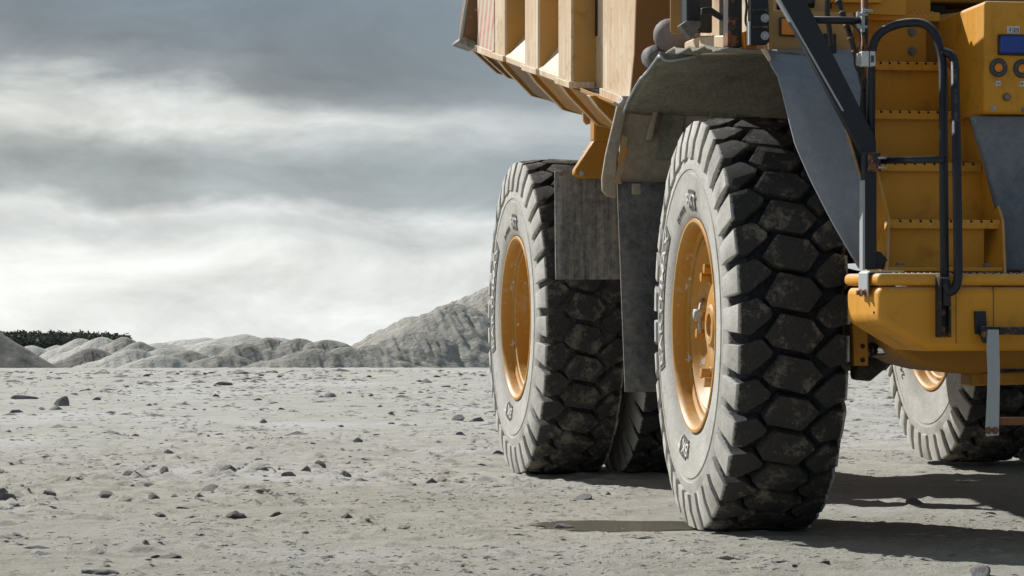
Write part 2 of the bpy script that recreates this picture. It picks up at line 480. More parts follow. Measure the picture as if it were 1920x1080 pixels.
def wheel(x, y, z, rotz, spin, mesh, mat, outer=-1, kind='front', letters=True, label=None):
    # the wheel's own mesh is its disc and hub; tyre, rim, nuts, valve, lettering are its pieces
    s = outer                                   # side the open dish faces
    d = MB()
    if kind == 'front':
        prof = [(.425, .215), (.405, .190), (.385, .160), (.36, .145), (.25, .140), (.235, .155), (.225, .175), (.20, .185), (.14, .185), (.001, .185), (.001, -.1), (.38, -.1), (.41, -.08)]
    else:
        prof = [(.42, .00), (.40, -.03), (.37, -.05), (.24, -.06), (.225, -.04), (.215, .02), (.18, .05), (.001, .05), (.001, -.12), (.40, -.12), (.42, -.10)]
    lathe_x(d, [(r, s*v) for r, v in prof])
    w = d.build('wheel', M['rim'], truck, smooth=True)
    try: w.data.set_sharp_from_angle(angle=R_(40))
    except Exception: pass
    w.location = (x, y, z); w.rotation_euler = (0, 0, rotz); w.scale = (.91 if kind == 'front' else .86, 1.016, 1.016)
    if label: w['label'] = label
    rp = [(.500, .245), (.528, .262), (.540, .258), (.540, .245), (.522, .235), (.505, .20), (.490, .185), (.482, .150), (.470, .145),
          (.462, .165), (.450, .168), (.440, .150), (.425, .10), (.410, .05), (.400, -.10), (.43, -.20), (.50, -.262), (.535, -.262), (.535, -.24), (.515, -.23), (.49, -.15), (.48, .05), (.495, .20)]
    rp = [(.540, .258), (.536, .266), (.522, .266), (.510, .255), (.503, .235), (.497, .19), (.478, .178), (.470, .150), (.466, .150),
          (.461, .172), (.450, .176), (.440, .168), (.432, .12), (.418, .06), (.405, -.02), (.402, -.12), (.43, -.20), (.50, -.266), (.535, -.266), (.54, -.255), (.515, -.20), (.505, 0), (.515, .20)]
    rp = [(r, v+.040 if v > .1 else v) for r, v in rp]
    rm = lathe_x(MB(), [(r, s*v) for r, v in rp], 96).build('rim', M['rim'], w, smooth=True)
    try: rm.data.set_sharp_from_angle(angle=R_(35))
    except Exception: pass
    t = bpy.data.objects.new('tyre', mesh); COL.objects.link(t); t.parent = w
    if not mesh.materials: mesh.materials.append(mat)
    t.material_slots[0].link = 'OBJECT'; t.material_slots[0].material = mat
    t.rotation_euler = (spin, 0, 0)
    if kind == 'front' and letters:
        for k in range(12):
            a = 2*math.pi*(k+.5)/12
            a += (.12 if k % 2 else -.12)
            c = Vector((s*.142, .31*math.cos(a), .31*math.sin(a)))
            mb = MB(); A = Vector((s, 0, 0))
            mb.tube([c, c+A*.02], .034, 18); mb.tube([c+A*.018, c+A*.075], .027, 6)
            mb.build('wheel_nut', M['rim'], w, bevel=.003)
        mb = MB(); c = Vector((s*.11, -.02, .05))
        mb.tube([Vector((s*.165, .36, .13)), Vector((s*.19, .31, .10)), Vector((s*.205, .27, .05)), Vector((s*.205, .25, -.04))], .010, 8)
        mb.tube([Vector((s*.19, .28, .055)), Vector((s*.235, .28, .055))], .028, 12)
        mb.build('valve', M['galv'], w, smooth=True)
        mb = MB(); lathe_x(mb, [(.11, s*.18), (.11, s*.205), (.095, s*.215), (.06, s*.215), (.06, s*.195), (.001, s*.195), (.001, s*.18)], 32)
        mb.build('hub_cap', M['rim'], w, smooth=True, bevel=.003)
    if letters == 'full':
        for am in (R_(4), R_(192)):
            flank_patch('lettering_box', .585, .685, am-.115, am+.115, M['letterbox'], w, .003, s, skew=.03)
            flank_text('BKT', .600, .068, am+.012, M['letters'], w, .0075, s, stretch=1.25)
        flank_patch('lettering_band', .665, .752, R_(251), R_(313), M['letterband'], w, .003, s)
        flank_text('EARTHMAX', .678, .060, R_(282), M['letters'], w, .0075, s, stretch=1.62)
        flank_text('24.00R35', .60, .028, R_(338), M['letterbox'], w, .003, s, stretch=1.2, thick=.002)
    elif letters == 'size':
        flank_text('24.00R35', .655, .050, R_(243), M['letterbox'], w, .003, s, stretch=1.35, thick=.002)
    return w
RAD = TR-.0
WZ = 1.036
fr = wheel(.272, 0, WZ, R_(-2.4), R_(1.5), tyreA, M['tyre'], -1, 'front', 'full', 'near front wheel with dusty sidewall and black lugs')
wheel(.205, 4.68, WZ, 0, R_(-4), tyreB, M['tyre_rear'], -1, 'rear', 'full', 'outer rear wheel with grey dusty tread, behind the square flap')
wheel(.87, 4.68, WZ, 0, R_(3), tyreA, M['tyre'], -1, 'rear', False)
wheel(3.20, 5.00, WZ+.035, 0, R_(2), tyreB, M['tyre_rear'], -1, 'rear', 'size', 'far rear wheel seen below the bumper')
wheel(3.86, 5.00, WZ+.035, 0, R_(7), tyreA, M['tyre'], 1, 'rear', False)
wheel(4.10, 0, WZ, R_(-2.4), R_(5), tyreB, M['tyre'], 1, 'front', False)

# ---- chassis mass
mb = MB(); mb.box(1.62, 1.84, -1.0, 5.7, 1.55, 2.0); mb.box(2.50, 2.72, -1.0, 5.7, 1.55, 2.0)
for yy in (.9, 2.3, 3.6, 5.4): mb.box(1.84, 2.56, yy, yy+.25, 1.6, 1.95)
mb.build('chassis_frame', M['yellow_shade'], truck, bevel=.01)
mb = MB()
mb.tube([(1.3, 4.85, 1.06), (1.75, 4.85, 1.06), (1.95, 4.85, 1.06), (2.2, 4.85, 1.06), (2.45, 4.85, 1.06), (2.65, 4.85, 1.06), (3.1, 4.85, 1.06)], [.19, .19, .28, .34, .28, .19, .19], 24)
mb.build('rear_axle', M['grime'], truck, smooth=True)
mb = MB(); mb.tube([(.62, 0, 1.06), (1.0, .0, 1.06)], .26, 20); mb.tube([(1.0, .0, 1.0), (3.4, .0, 1.0)], .17, 16)
mb.build('front_axle', M['grime'], truck, smooth=True)
MB().box(1.15, 3.25, -.75, 1.15, 1.42, 2.15).build('engine_block', M['dark'], truck, bevel=.04)  # unseen engine mass, put in to deepen the shade below
MB().box(3.0, 4.1, 1.6, 3.4, 1.25, 2.0).build('fuel_tank', M['yellow_shade'], truck, bevel=.06)

# ---- bumper
BY = -1.88
bl = P(1648, 512, y=BY)[0]; zt = P(1648, 512, y=BY)[2]; zs = P(1648, 537, y=BY)[2]
z1 = P(1648, 604, y=BY)[2]; z2 = P(1740, 657, y=BY)[2]; xm = P(1738, 657, y=BY)[0]
CXT = 2.195; br = 2*CXT-bl; xm2 = 2*CXT-xm
pts = [(bl, BY, zs), (br, BY, zs), (br, BY, z1), (xm2, BY, z2), (xm, BY, z2-.004), (bl, BY, z1)]
MB().prism(pts, (0, .50, 0)).build('bumper', M['yellow_clean'], truck, bevel=.035, seg=4)
pts = [(bl-.006, BY-.006, zt), (br+.006, BY-.006, zt), (br+.006, BY-.006, zs+.004), (bl-.006, BY-.006, zs+.004)]
cap = MB().prism(pts, (0, .53, 0)).build('bumper_deck', M['yellow'], truck, bevel=.024, seg=4)
# seam of the centre section, set into the face
MB().box(P(1862, 560, y=BY)[0], P(1863.4, 560, y=BY)[0], BY-.0025, BY+.01, z2+.01, zs-.002).build('seam', M['brown'], truck)
MB().box(P(1792, 560, y=BY)[0], P(1793, 560, y=BY)[0], BY-.0025, BY+.01, z2+.03, zs-.01).build('seam', M['brown'], truck)
for i in range(11):
    g = MB(); c = P(1788+i*15, 514, y=BY+.004); g.tube([(c[0], BY+.012, zt-.007), (c[0], BY+.012, zt+.0025)], .0055, 8)
    g.build('deck_perforation', M['dark'], truck)
# front step plate of the bumper deck
g = MB()
for i in range(34):
    g.box(bl+.08+i*.029, bl+.08+i*.029+.012, BY+.035, BY+.05, zt, zt+.005)
g.build('grip_strip', M['tan'], truck)
# galvanised strap over the corner
s0 = P(1607, 508, y=BY+.25); s1 = P(1631, 508, y=BY)
yb0, yb1 = BY+.10, BY+.30
st = MB()
xo = bl-.008
st.prism([(xo+.16, yb0, zt+.012), (xo-.002, yb0, zt+.012), (xo-.014, yb0, zt), (xo-.014, yb0, zt-.105), (xo-.006, yb0, zt-.105), (xo-.006, yb0, zt-.004), (xo+.004, yb0, zt+.003), (xo+.16, yb0, zt+.003)], (0, .14, 0))
st.build('strap', M['galv'], truck, bevel=.003)
for k in (0, 1): bolt('strap_bolt', (xo-.013, yb0+.03+.07*k, zt-.088), .012, .022, M['rust'], truck, 'x')
# the same strap turned over the front edge
q0 = P(1612, 510, y=BY)[0]
st = MB(); fx0, fx1 = bl+.005, bl+.06
# round hole & wedge mark
MB().prism([P(1637, 584, y=BY-.002), P(1641, 584, y=BY-.002), P(1639, 591, y=BY-.002)], (0, .004, 0)).build('drain_slot', M['dark'], truck)

# rusty rail holder on bumper front
z_a, z_b = P(1770, 517, y=BY)[2], P(1770, 632, y=BY)[2]
xa, xb_ = P(1760, 560, y=BY-.05)[0], P(1784, 560, y=BY-.05)[0]
mb = MB(); mb.box(xa, xa+.012, BY-.06, BY-.001, z_b, z_a); mb.box(xb_-.010, xb_, BY-.05, BY-.001, z_b, z_b+.16); mb.box(xa+.012, xb_-.01, BY-.010, BY-.001, z_b, z_a-.02)
mb.build('rail_holder', M['black_rust'], truck, bevel=.003)
for k in (0, 1): bolt('holder_bolt', ((xa+xb_)/2+.002, BY-.010, z_b+.035+.075*k), .010, .014, M['rust'], truck)

# hanging step: bracket, galvanised hanger, rung, upper bar
HY = BY-.10
plateY('step_bracket', [(1828, 583), (1849, 583), (1851, 612), (1862, 614), (1862, 641), (1844, 643), (1838, 628), (1829, 626)], BY-.02, .018, M['black'], truck)
plateY('step_clamp', [(1840, 612), (1873, 612), (1873, 642), (1843, 642)], HY, .016, M['black'], truck)
for k in (0, 1):
    c = P(1846+k*11, 627, y=HY); bolt('clamp_bolt', c, .010, .012, M['rust'], truck)
hp = [(1852, 618), (1873, 618), (1875, 700), (1874, 760), (1873, 816), (1850, 818), (1849, 800), (1852, 740), (1853, 700), (1851, 650)]
mb = MB().prism([P(a, b, y=HY-.014) for a, b in hp], (0, .010, 0)); 
e = [P(a, b, y=HY-.014) for a, b in [(1873, 618), (1875, 700), (1874, 760), (1873, 816)]]
for i in range(3):
    mb.raw([e[i], e[i+1], (e[i+1][0]+.006, e[i+1][1]+.075, e[i+1][2]), (e[i][0]+.006, e[i][1]+.075, e[i][2]),
            (e[i][0]-.008, e[i][1], e[i][2]), (e[i+1][0]-.008, e[i+1][1], e[i+1][2]), (e[i+1][0]-.002, e[i+1][1]+.075, e[i+1][2]), (e[i][0]-.002, e[i][1]+.075, e[i][2])],
           [(0, 1, 2, 3), (7, 6, 5, 4), (0, 3, 7, 4), (1, 5, 6, 2)])
mb.build('step_hanger', M['galv'], truck)
xr = P(1874, 700, y=HY)[0]
mb = MB().box(xr, xr+.62, HY+.0, HY+.05, P(0, 814, y=HY)[2], P(0, 798, y=HY)[2]); mb.build('step_rung', M['rust'], truck, bevel=.004)
mb = MB().box(xr+.002, xr+.62, HY+.0, HY+.05, P(0, 633, y=HY)[2], P(0, 617, y=HY)[2]); mb.build('step_bar', M['black_rust'], truck, bevel=.003)
MB().prism([(p[0]+.64, p[1], p[2]) for p in [P(a, b, y=HY-.014) for a, b in hp]], (0, .010, 0)).build('step_hanger', M['galv'], truck)
for k in (0, 1): bolt('step_bolt', P(1853+k*13, 807, y=HY-.014), .011, .014, M['rust'], truck)

# underframe seen below the bumper
b0 = -1.15
sec = [P(a, b, y=b0) for a, b in [(1655, 620), (1668, 640), (1690, 668), (1725, 686), (1770, 697), (1830, 703), (1880, 692), (1960, 690), (2100, 690), (2100, 560), (1655, 560)]]
MB().prism(sec, (0, .55, 0)).build('belly_guard', M['yellow_shade'], truck, bevel=.03, seg=3)
MB().prism([P(a, b, y=-.35) for a, b in [(1820, 700), (2200, 690), (2200, 712), (1820, 724)]], (0, .16, 0)).build('crossbeam', M['yellow'], truck, bevel=.01)
plateY('frame_bracket', [(1598, 600), (1627, 600), (1629, 686), (1602, 686)], -.98, .05, M['yellow_shade'], truck, .006)
for py in (649, 675):
    bolt('bracket_bolt', P(1617, py, y=-.98), .012, .006, M['dark'], truck, hexa=False, washer=False)
c0 = P(1628, 656, y=-.9); c1 = P(1690, 655, y=-.9)
MB().tube([c0, (c1[0]+.1, c1[1], c1[2])], .028, 24).build('steering_rod', M['chrome'], truck, smooth=True)
MB().tube([(c0[0]+.005, c0[1], c0[2]+.0), (c0[0]+.03, c0[1], c0[2])], .036, 24).build('rod_seal', M['blackgloss'], truck, smooth=True)
plateY('rod_mount', [(1680, 632), (1702, 620), (1735, 668), (1715, 672), (1683, 668)], -.95, .08, M['brown'], truck, .01)
mb = MB()
rk = random.Random(5)
for i in range(7):
    c = Vector(P(1632+i*9, 618+rk.uniform(-8, 10), y=-.35+rk.uniform(-.1, .2)))
    mb.tube([c, c+Vector((rk.uniform(-.03, .09), .1, rk.uniform(-.12, -.02)))], rk.uniform(.03, .055), 10)
mb.tube([P(1600, 690, y=-.3), P(1625, 694, y=-.3), P(1640, 680, y=-.3), P(1660, 640, y=-.3)], .06, 12)
mb.build('steering_knuckle', M['grime'], truck, smooth=True, bevel=.01)
cv = curve([P(1655, 605, y=-.6), P(1663, 625, y=-.65), P(1675, 630, y=-.65), P(1684, 618, y=-.6)], 6)
MB().tube(cv, .012, 8).build('hose', M['blackgloss'], truck, smooth=True)

# ---- stairs
SY = [-1.50, -1.28, -1.06, -.84, -.62]
lipL = [(1665, 500), (1669, 411), (1642, 303), (1617, 204), (1583, 112)]
lipR = [(1880, 503), (1876, 413), (1841, 306), (1809, 211), (1768, 119)]
Ls = [P(a, b, y=SY[i]) for i, (a, b) in enumerate(lipL)]
Rs = [P(a, b, y=SY[i]) for i, (a, b) in enumerate(lipR)]
stair = MB(); LIP = .043
DEP = .26
for i in range(5):
    L, Rr = Ls[i], Rs[i]; lip = LIP if i else .018
    zl = (L[2]+Rr[2])/2
    # tread with folded rounded lip
    pr = [(0, 0), (-.0, -.006), (.0, -lip), (.006, -lip), (.010, -.010), (DEP, -.006), (DEP, 0)]
    vs = []
    for xx in (L[0], Rr[0]):
        for (dy, dz) in pr: vs.append((xx, SY[i]+dy, zl+dz))
    n = len(pr)
    tr_ = MB().raw(vs, [tuple(range(n)), tuple(range(2*n-1, n-1, -1))]+[(k, (k+1) % n, (k+1) % n+n, k+n) for k in range(n)])
    tread_ob = tr_.build('stair_tread' if i else 'stair_base', M['yellow'], truck, bevel=.0035)
    if i:
        nh = 10
        for k in range(nh):
            xx = L[0]+(Rr[0]-L[0])*(k+1.0)/(nh+.9)
            g = MB()
            g.tube([(xx, SY[i]-.0022, zl-.010), (xx, SY[i]+.003, zl-.006)], .0062, 8)
            g.tube([(xx, SY[i]+.012, zl-.001), (xx, SY[i]+.012, zl+.0035)], .0065, 8)
            g.build('grip_hole', M['dark'], tread_ob)
    # riser
    zn = ((Ls[i+1][2]+Rs[i+1][2])/2) if i < 4 else zl+.24
    yr = SY[i]+DEP-.004
    x0, x1 = L[0], Rr[0]
    MB().prism([(x0, yr, zl-.0), (x1, yr, zl-.0), (x1, yr, zn-.008), (x0, yr, zn-.008)], (0, .010, 0)).build('riser', M['yellow_clean' if i != 2 else 'yellow'], truck)
for nm, E, s in (('stringer', Ls, -1), ('stringer', Rs, 1)):
    top = list(E); f_ = []; vs = []; 
    for i, p in enumerate(E):
        for dx_ in (0, s*.012):
            for dy_, dz_ in ((-.012, .0), (DEP+.02, .0)):
                vs.append((p[0]+dx_+s*.002, p[1]+dy_, p[2]+dz_-(.02 if i == 0 else 0)))
    for i in range(4):
        a = i*4; b = (i+1)*4
        f_ += [(a, a+1, b+1, b), (a+2, b+2, b+3, a+3), (a, b, b+2, a+2), (a+1, a+3, b+3, b+1)]
    f_ += [(0, 2, 3, 1), (16, 17, 19, 18)]
    add_mesh(nm, vs, f_, M['yellow'], truck)
for (a, b) in [(1688, 497), (1850, 499)]:
    bolt('base_bolt', P(a, b, y=SY[0]+.03), .018, .012, M['bolt'], truck, 'z')
# top platform edge with saw-tooth grip and bolts in the upper riser
zt4 = P(1700, 24, y=-.36)[2]; xx0, xx1 = P(1575, 24, y=-.38)[0], P(1760, 24, y=-.38)[0]
mb = MB().box(xx0, xx1, -.40, .1, zt4-.045, zt4)
for i in range(18):
    c = xx0+.02+i*(xx1-xx0-.03)/18; mb.tube([(c, -.402, zt4-.004), (c, -.37, zt4+.001)], .009, 8)
mb.build('platform_edge', M['yellow'], truck, bevel=.003)
for (a, b) in [(1709, 60), (1709, 96), (1584, 57), (1586, 92)]:
    bolt('riser_bolt', P(a, b, y=SY[4]+DEP-.006), .014, .016, M['bolt'], truck)
    MB().tube([P(a, b, y=SY[4]+DEP-.005), P(a, b, y=SY[4]+DEP-.009)], .025, 24).build('bolt_washer', M['bolt'], truck, smooth=False)

# ---- lamp housing at the right edge
fz = -1.30
cz0 = P(1845, 213, y=fz)[2]; cz1 = P(1845, -60, y=fz)[2]
cx = P(1845, 100, y=fz)[0]
ax_ = P(1758, 60, y=-.36)[0]
zc_b = P(1822, 216, y=-.36)[2]
base = [(cx, fz, cz0), (2*CXT-cx, fz, cz0), (2*CXT-cx, fz, P(1845, 0, y=fz)[2]), (cx, fz, P(1845, 0, y=fz)[2])]
ztop = P(1845, 1, y=fz)[2]
A0 = P(1758, 32, y=-.36); A1 = P(1820, 216, y=-1.12)
hs = MB()
poly = [(cx, fz), (2*CXT-cx, fz), (2*CXT-cx, .0), (A0[0], .0), (A0[0], -.36)]
vs = [(x, y, cz0) for x, y in poly]+[(x, y, ztop) for x, y in poly]
hs.raw(vs, [tuple(range(5)), tuple(range(9, 4, -1))]+[(i, (i+1) % 5, (i+1) % 5+5, i+5) for i in range(5)])
hous = hs.build('lamp_housing', M['yellow_clean'], truck, bevel=.02, seg=3)
# lamps
def disc_lamp(px, py):
    c = Vector(P(px, py, y=fz)); mb = MB(); A = Vector((0, -1, 0))
    n = 40; prof = [(.044, .0), (.044, .008), (.038, .013), (.026, .013), (.022, .004), (.0, .004)]
    vs = []; fs = []
    for i in range(n):
        a = 2*math.pi*i/n
        vs += [tuple(c+Vector((r*math.cos(a), -d, r*math.sin(a)))) for r, d in prof]
    m = len(prof)
    for i in range(n):
        j = (i+1) % n
        for k in range(m-1): fs.append((i*m+k, i*m+k+1, j*m+k+1, j*m+k))
    o = add_mesh('marker_lamp', vs, fs, M['bezel'], truck, True)
    n = 24; vs = [tuple(c+Vector((0, -.016, 0)))]; fs = []
    for rr, d in ((.012, .0145), (.021, .008)):
        for i in range(n):
            a = 2*math.pi*i/n; vs.append(tuple(c+Vector((rr*math.cos(a), -d, rr*math.sin(a)))))
    for i in range(n):
        j = (i+1) % n; fs += [(0, 1+i, 1+j), (1+i, 1+n+i, 1+n+j, 1+j)]
    add_mesh('lens', vs, fs, M['amber'], o, True)
    for k in range(3):
        g = MB(); a = 2*math.pi*k/3+.5; p = c+Vector((.034*math.cos(a), -.012, .034*math.sin(a))); g.tube([p, p+A*.003], .003, 8)
        g.build('screw', M['bolt'], o)
disc_lamp(1871.5, 127); disc_lamp(1916, 129)
q = [(1873, 64), (1990, 66), (1990, 106), (1873, 103)]
bz = plateY('blue_lamp', q, fz-.022, .021, M['blackgloss'], truck, .006)
plateY('lens', [(1876, 67), (1987, 69), (1987, 101), (1876, 99)], fz-.030, .012, M['blue'], bz, .005)
def label_plate(px0, py0, px1, py1, marks):
    o = plateY('warning_label', [(px0, py0), (px1, py0), (px1, py1), (px0, py1)], fz-.0025, .002, M['white'], truck, 0)
    g = MB()
    for (a, b, c, d) in marks:
        pa, pb = P(a, b, y=fz-.0035), P(c, d, y=fz-.0035); g.box(min(pa[0], pb[0]), max(pa[0], pb[0]), fz-.004, fz-.003, min(pa[2], pb[2]), max(pa[2], pb[2]))
    g.build('symbol', M['ink'], o)
label_plate(1888, 49, 1912, 63, [(1893.4, 51.5, 1895, 58), (1893.4, 59, 1895, 60.8), (1899.5, 50, 1900, 62), (1902, 53, 1910, 54), (1902, 59.5, 1910, 60.5), (1902, 53, 1903, 60), (1909, 53, 1910, 60), (1905, 55.5, 1907.5, 57.5)])
label_plate(1867, 151.5, 1876.5, 161, [(1869, 155, 1872, 156.5), (1871, 156, 1875, 157.5)])
label_plate(1912, 152.5, 1921.5, 162, [(1914, 156.5, 1919, 157.5), (1915, 155, 1917, 158.5)])
c = P(1887, 182, y=fz)
MB().tube([c, (c[0], c[1]-.008, c[2])], .020, 20).build('port_ring', M['brown'], truck, smooth=False)
MB().tube([(c[0], c[1]-.006, c[2]), (c[0], c[1]-.014, c[2])], .013, 16).build('port_plug', M['bolt'], truck, smooth=False)
bolt('panel_bolt', P(1863, 203, y=fz), .009, .010, M['galv'], truck)
bolt('panel_bolt', P(1919, 206, y=fz), .009, .010, M['bolt'], truck)
# bolt on the chamfer
nv = Vector((-(fz+.36), (cx-A0[0]), 0)).normalized()
# ---- grey side plate below the lamp housing
sp_ = MB()
gx = P(1845, 300, y=-1.22)[0]
gp = [P(a, b, y=-1.24) for a, b in [(1822, 217), (2150, 217), (2150, 508), (1882, 508), (1880, 430), (1850, 312)]]
sp_.prism(gp, (0, .05, 0)).build('side_plate', M['greyplate'], truck, bevel=.01)

# ---- handrails, posts, beam
RY = BY-.02
tubeY('handrail', [(1632, 330, -1.40), (1634, 72, -1.40), (1678, 43, -1.42), (1745, 41, -1.50), (1768, 100, -1.56), (1771, 540, BY-.045)], .0205, M['black'], truck, bend=.10)
tubeY('handrail', [(1771, 520, BY-.045), (1775, 552, BY-.045), (1797, 538, BY-.06), (1794, 300, BY-.03), (1790, 104, -1.60), (1768, 96, -1.57)], .0205, M['black'], truck, bend=.075)
MB().box(P(1762, 550, y=BY-.03)[0]+.008, P(1780, 550, y=BY-.03)[0], BY-.055, BY-.035, P(0, 575, y=BY)[2], P(0, 530, y=BY)[2]).build('rail_foot', M['black_rust'], truck, bevel=.004)
tubeY('crossrail', [(1650, 301, -1.42), (1770, 299, BY-.0)], .0165, M['black'], truck)
# vertical worn post behind
tubeY('mast', [(1621, -20, -1.30), (1621, 300, -1.32)], .017, M['black_rust'], truck)
# post
px0, px1 = 1621, 1644
mb = MB().prism([P(px0, 285, y=-1.48), P(px1, 285, y=-1.48), P(px1, 505, y=-1.48), P(px0, 505, y=-1.48)], (0, .06, 0)); mb.build('rail_post', M['black'], truck, bevel=.003)
plateY('post_edge', [(px0-3.5, 338), (px0+1, 338), (px0+1, 506), (px0-3.5, 506)], -1.485, .05, M['galv'], truck, .001)  # pale strip stands for the sunlit left edge of the post
plateY('post_foot', [(1640, 470), (1652, 472), (1665, 488), (1666, 504), (1640, 504)], -1.47, .05, M['black'], truck)
plateY('diagonal_beam', [(1466, -30), (1503, -30), (1560, 68), (1643, 262), (1644, 300), (1622, 338), (1600, 235), (1540, 130)][0:2]+[(1511, 0), (1643, 262), (1643, 300), (1622, 300), (1462, 2)], -1.44, .05, M['black'], truck)
plateY('beam_edge', [(1458, -3), (1462.5, -3), (1583, 208), (1579, 208)], -1.442, .045, M['galv'], truck, .001)  # pale strip stands for the sunlit left edge of the beam
plateY('gusset', [(1576, 205), (1602, 205), (1643, 290), (1622, 338), (1616, 336)], -1.39, .012, M['black'], truck)
plateY('gusset_edge', [(1574.5, 205), (1577.5, 204), (1617, 336), (1614, 334)], -1.392, .014, M['tan'], truck, 0)
plateY('clamp_plate', [(1629, 288), (1651, 286), (1653, 322), (1629, 323)], -1.50, .03, M['black_rust'], truck)
for k in (0, 1): 
    c = P(1653, 296+k*18, y=-1.49); MB().tube([(c[0]-.02, c[1]-.01, c[2]), (c[0]+.02, c[1]-.01, c[2])], .006, 8).build('clamp_stud', M['galv'], truck, smooth=True)
tubeY('support_tube', [(1500, 37, -1.38), (1622, 39, -1.36)], .0175, M['black'], truck)
plateY('clamp_plate', [(1616, 22), (1622, 22), (1622, 60), (1616, 60)], -1.39, .06, M['galv'], truck, .002)
for (a, b) in [(1607, 27), (1607, 50), (1617, 20)]:
    c = P(a, b, y=-1.40); MB().tube([c, (c[0]+.05, c[1], c[2])], .007, 10).build('clamp_stud', M['galv'], truck, smooth=True)
    MB().tube([(c[0]-.002, c[1], c[2]), (c[0]+.012, c[1], c[2])], .014, 6).build('clamp_nut', M['galv'], truck, bevel=.001)
cv = curve([P(1566, -20, y=-1.2), P(1576, 14, y=-1.25), P(1592, 60, y=-1.3), P(1606, 110, y=-1.32), P(1620, 170, y=-1.35)], 6)
MB().tube(cv, .0135, 10).build('hose', M['blackgloss'], truck, smooth=True)
cv = curve([P(1553, -20, y=-1.1), P(1551, 20, y=-1.1), P(1556, 60, y=-1.1), P(1558, 90, y=-1.1)], 6)
MB().tube(cv, .013, 10).build('hose', M['blackgloss'], truck, smooth=True)
for t_ in (.2, .33, .46, .58, .7, .8):
    g = MB()
    p = curve([P(1566, -20, y=-1.2), P(1576, 14, y=-1.25), P(1592, 60, y=-1.3), P(1606, 110, y=-1.32), P(1620, 170, y=-1.35)], 10)
    i = int(t_*(len(p)-2)); g.tube([p[i], p[i+1]], .0165, 10)
    g.build('cable_tie', M['black_rust'], truck, smooth=True)
cv = curve([P(1596, 45, y=-1.36), P(1610, 58, y=-1.42), P(1613, 78, y=-1.44), P(1606, 98, y=-1.44), P(1602, 115, y=-1.44), P(1607, 132, y=-1.44), P(1616, 136, y=-1.42), P(1614, 200, y=-1.40), P(1612, 300, y=-1.38)], 8)
MB().tube(cv, .0042, 8).build('cable', M['blackgloss'], truck, smooth=True)
sb = plateY('sensor_box', [(1616, 96), (1642, 96), (1642, 124), (1616, 124)], -1.52, .05, M['white'], truck, .004)
plateY('sensor_mount', [(1608, 100), (1616, 98), (1616, 124), (1608, 122)], -1.50, .03, M['galv'], truck, .003)
plateY('sensor_label', [(1633, 104), (1639, 104), (1639, 117), (1633, 117)], -1.522, .002, M['bezel'], truck, 0)
plateY('strap_band', [(1629.5, 96), (1631, 96), (1631, 124), (1629.5, 124)], -1.522, .002, M['ink'], truck, 0)

# ---- front mud guard (grey rubber sheet) in front of the near wheel
gy = [-1.14]
outl = [(1436, 96), (1440, 112), (1447, 128), (1456, 140), (1466, 175), (1478, 225), (1490, 272), (1520, 340), (1560, 418), (1609, 503), (1621, 503), (1621, 330), (1600, 235), (1575, 165), (1560, 130), (1560, 96)]
mb = MB(); vs = []; fs = []
rows = 26
left = [(96, 1436), (112, 1440), (128, 1447), (140, 1456), (175, 1466), (225, 1478), (272, 1490), (340, 1520), (418, 1560), (503, 1609)]
right = [(96, 1600), (140, 1618), (200, 1624), (503, 1625)]
for i in range(rows+1):
    py = 96+(503-96)*i/rows
    xl = np.interp(py, [a for a, b in left], [b for a, b in left]); xr_ = np.interp(py, [a for a, b in right], [b for a, b in right])
    yy = np.interp(py, [96, 120, 142, 200, 503], [-.93, -.97, -1.09, -1.15, -1.22])
    for k in range(5):
        vs.append(P(xl+(xr_-xl)*k/4, py, y=yy+.012*math.sin(k*.9)))
for i in range(rows):
    for k in range(4): fs.append((i*5+k, i*5+k+1, (i+1)*5+k+1, (i+1)*5+k))
o = add_mesh('mud_guard', vs, fs, M['flap'], truck, True)
sd = o.modifiers.new('Solid', 'SOLIDIFY'); sd.thickness = .014; sd.offset = 1

# ---- wheel-arch liner over the near wheel
XL, XR = -.10, .58
def fz_(y): return float(np.interp(y, [-.95, -.8, -.45, .0, .35, .8, 1.15, 1.22], [2.365, 2.375, 2.405, 2.435, 2.44, 2.34, 2.22, 2.18]))
vs = []; fs = []; NY, NX = 40, 18
for i in range(NY+1):
    y = -.95+(1.20+.95)*i/NY
    for k in range(NX+1):
        x = XL+(np.interp(y, [-.95, 1.15], [.58, .86])-XL)*k/NX
        w_ = .004*math.sin(y*9+k*.5)+.006*math.sin(k*1.7+y*21)
        e_ = (.010*math.sin(y*17)+.005*math.sin(y*41)) if k == 0 else 0
        vs.append((x+e_*.7, y, fz_(y)+w_*(.6 if k > 2 else 1)+(-.0 if k else e_)-.03*(k/NX)))
for i in range(NY):
    for k in range(NX): fs.append((i*(NX+1)+k, i*(NX+1)+k+1, (i+1)*(NX+1)+k+1, (i+1)*(NX+1)+k))
o = add_mesh('wheel_arch_liner', vs, fs, M['liner'], truck, True)
sd = o.modifiers.new('Solid', 'SOLIDIFY'); sd.thickness = .012; sd.offset = 1
# worn pale lip along its outer edge
lip = [(XL+(.010*math.sin(y*17)+.005*math.sin(y*41))*.7-.004, y, fz_(y)+.006*math.sin(y*9)+.010*math.sin(y*17)+.005*math.sin(y*41)) for y in np.linspace(.25, 1.20, 40)]
MB().tube(lip, .008, 8).build('liner_edge', M['galv'], truck, smooth=True)
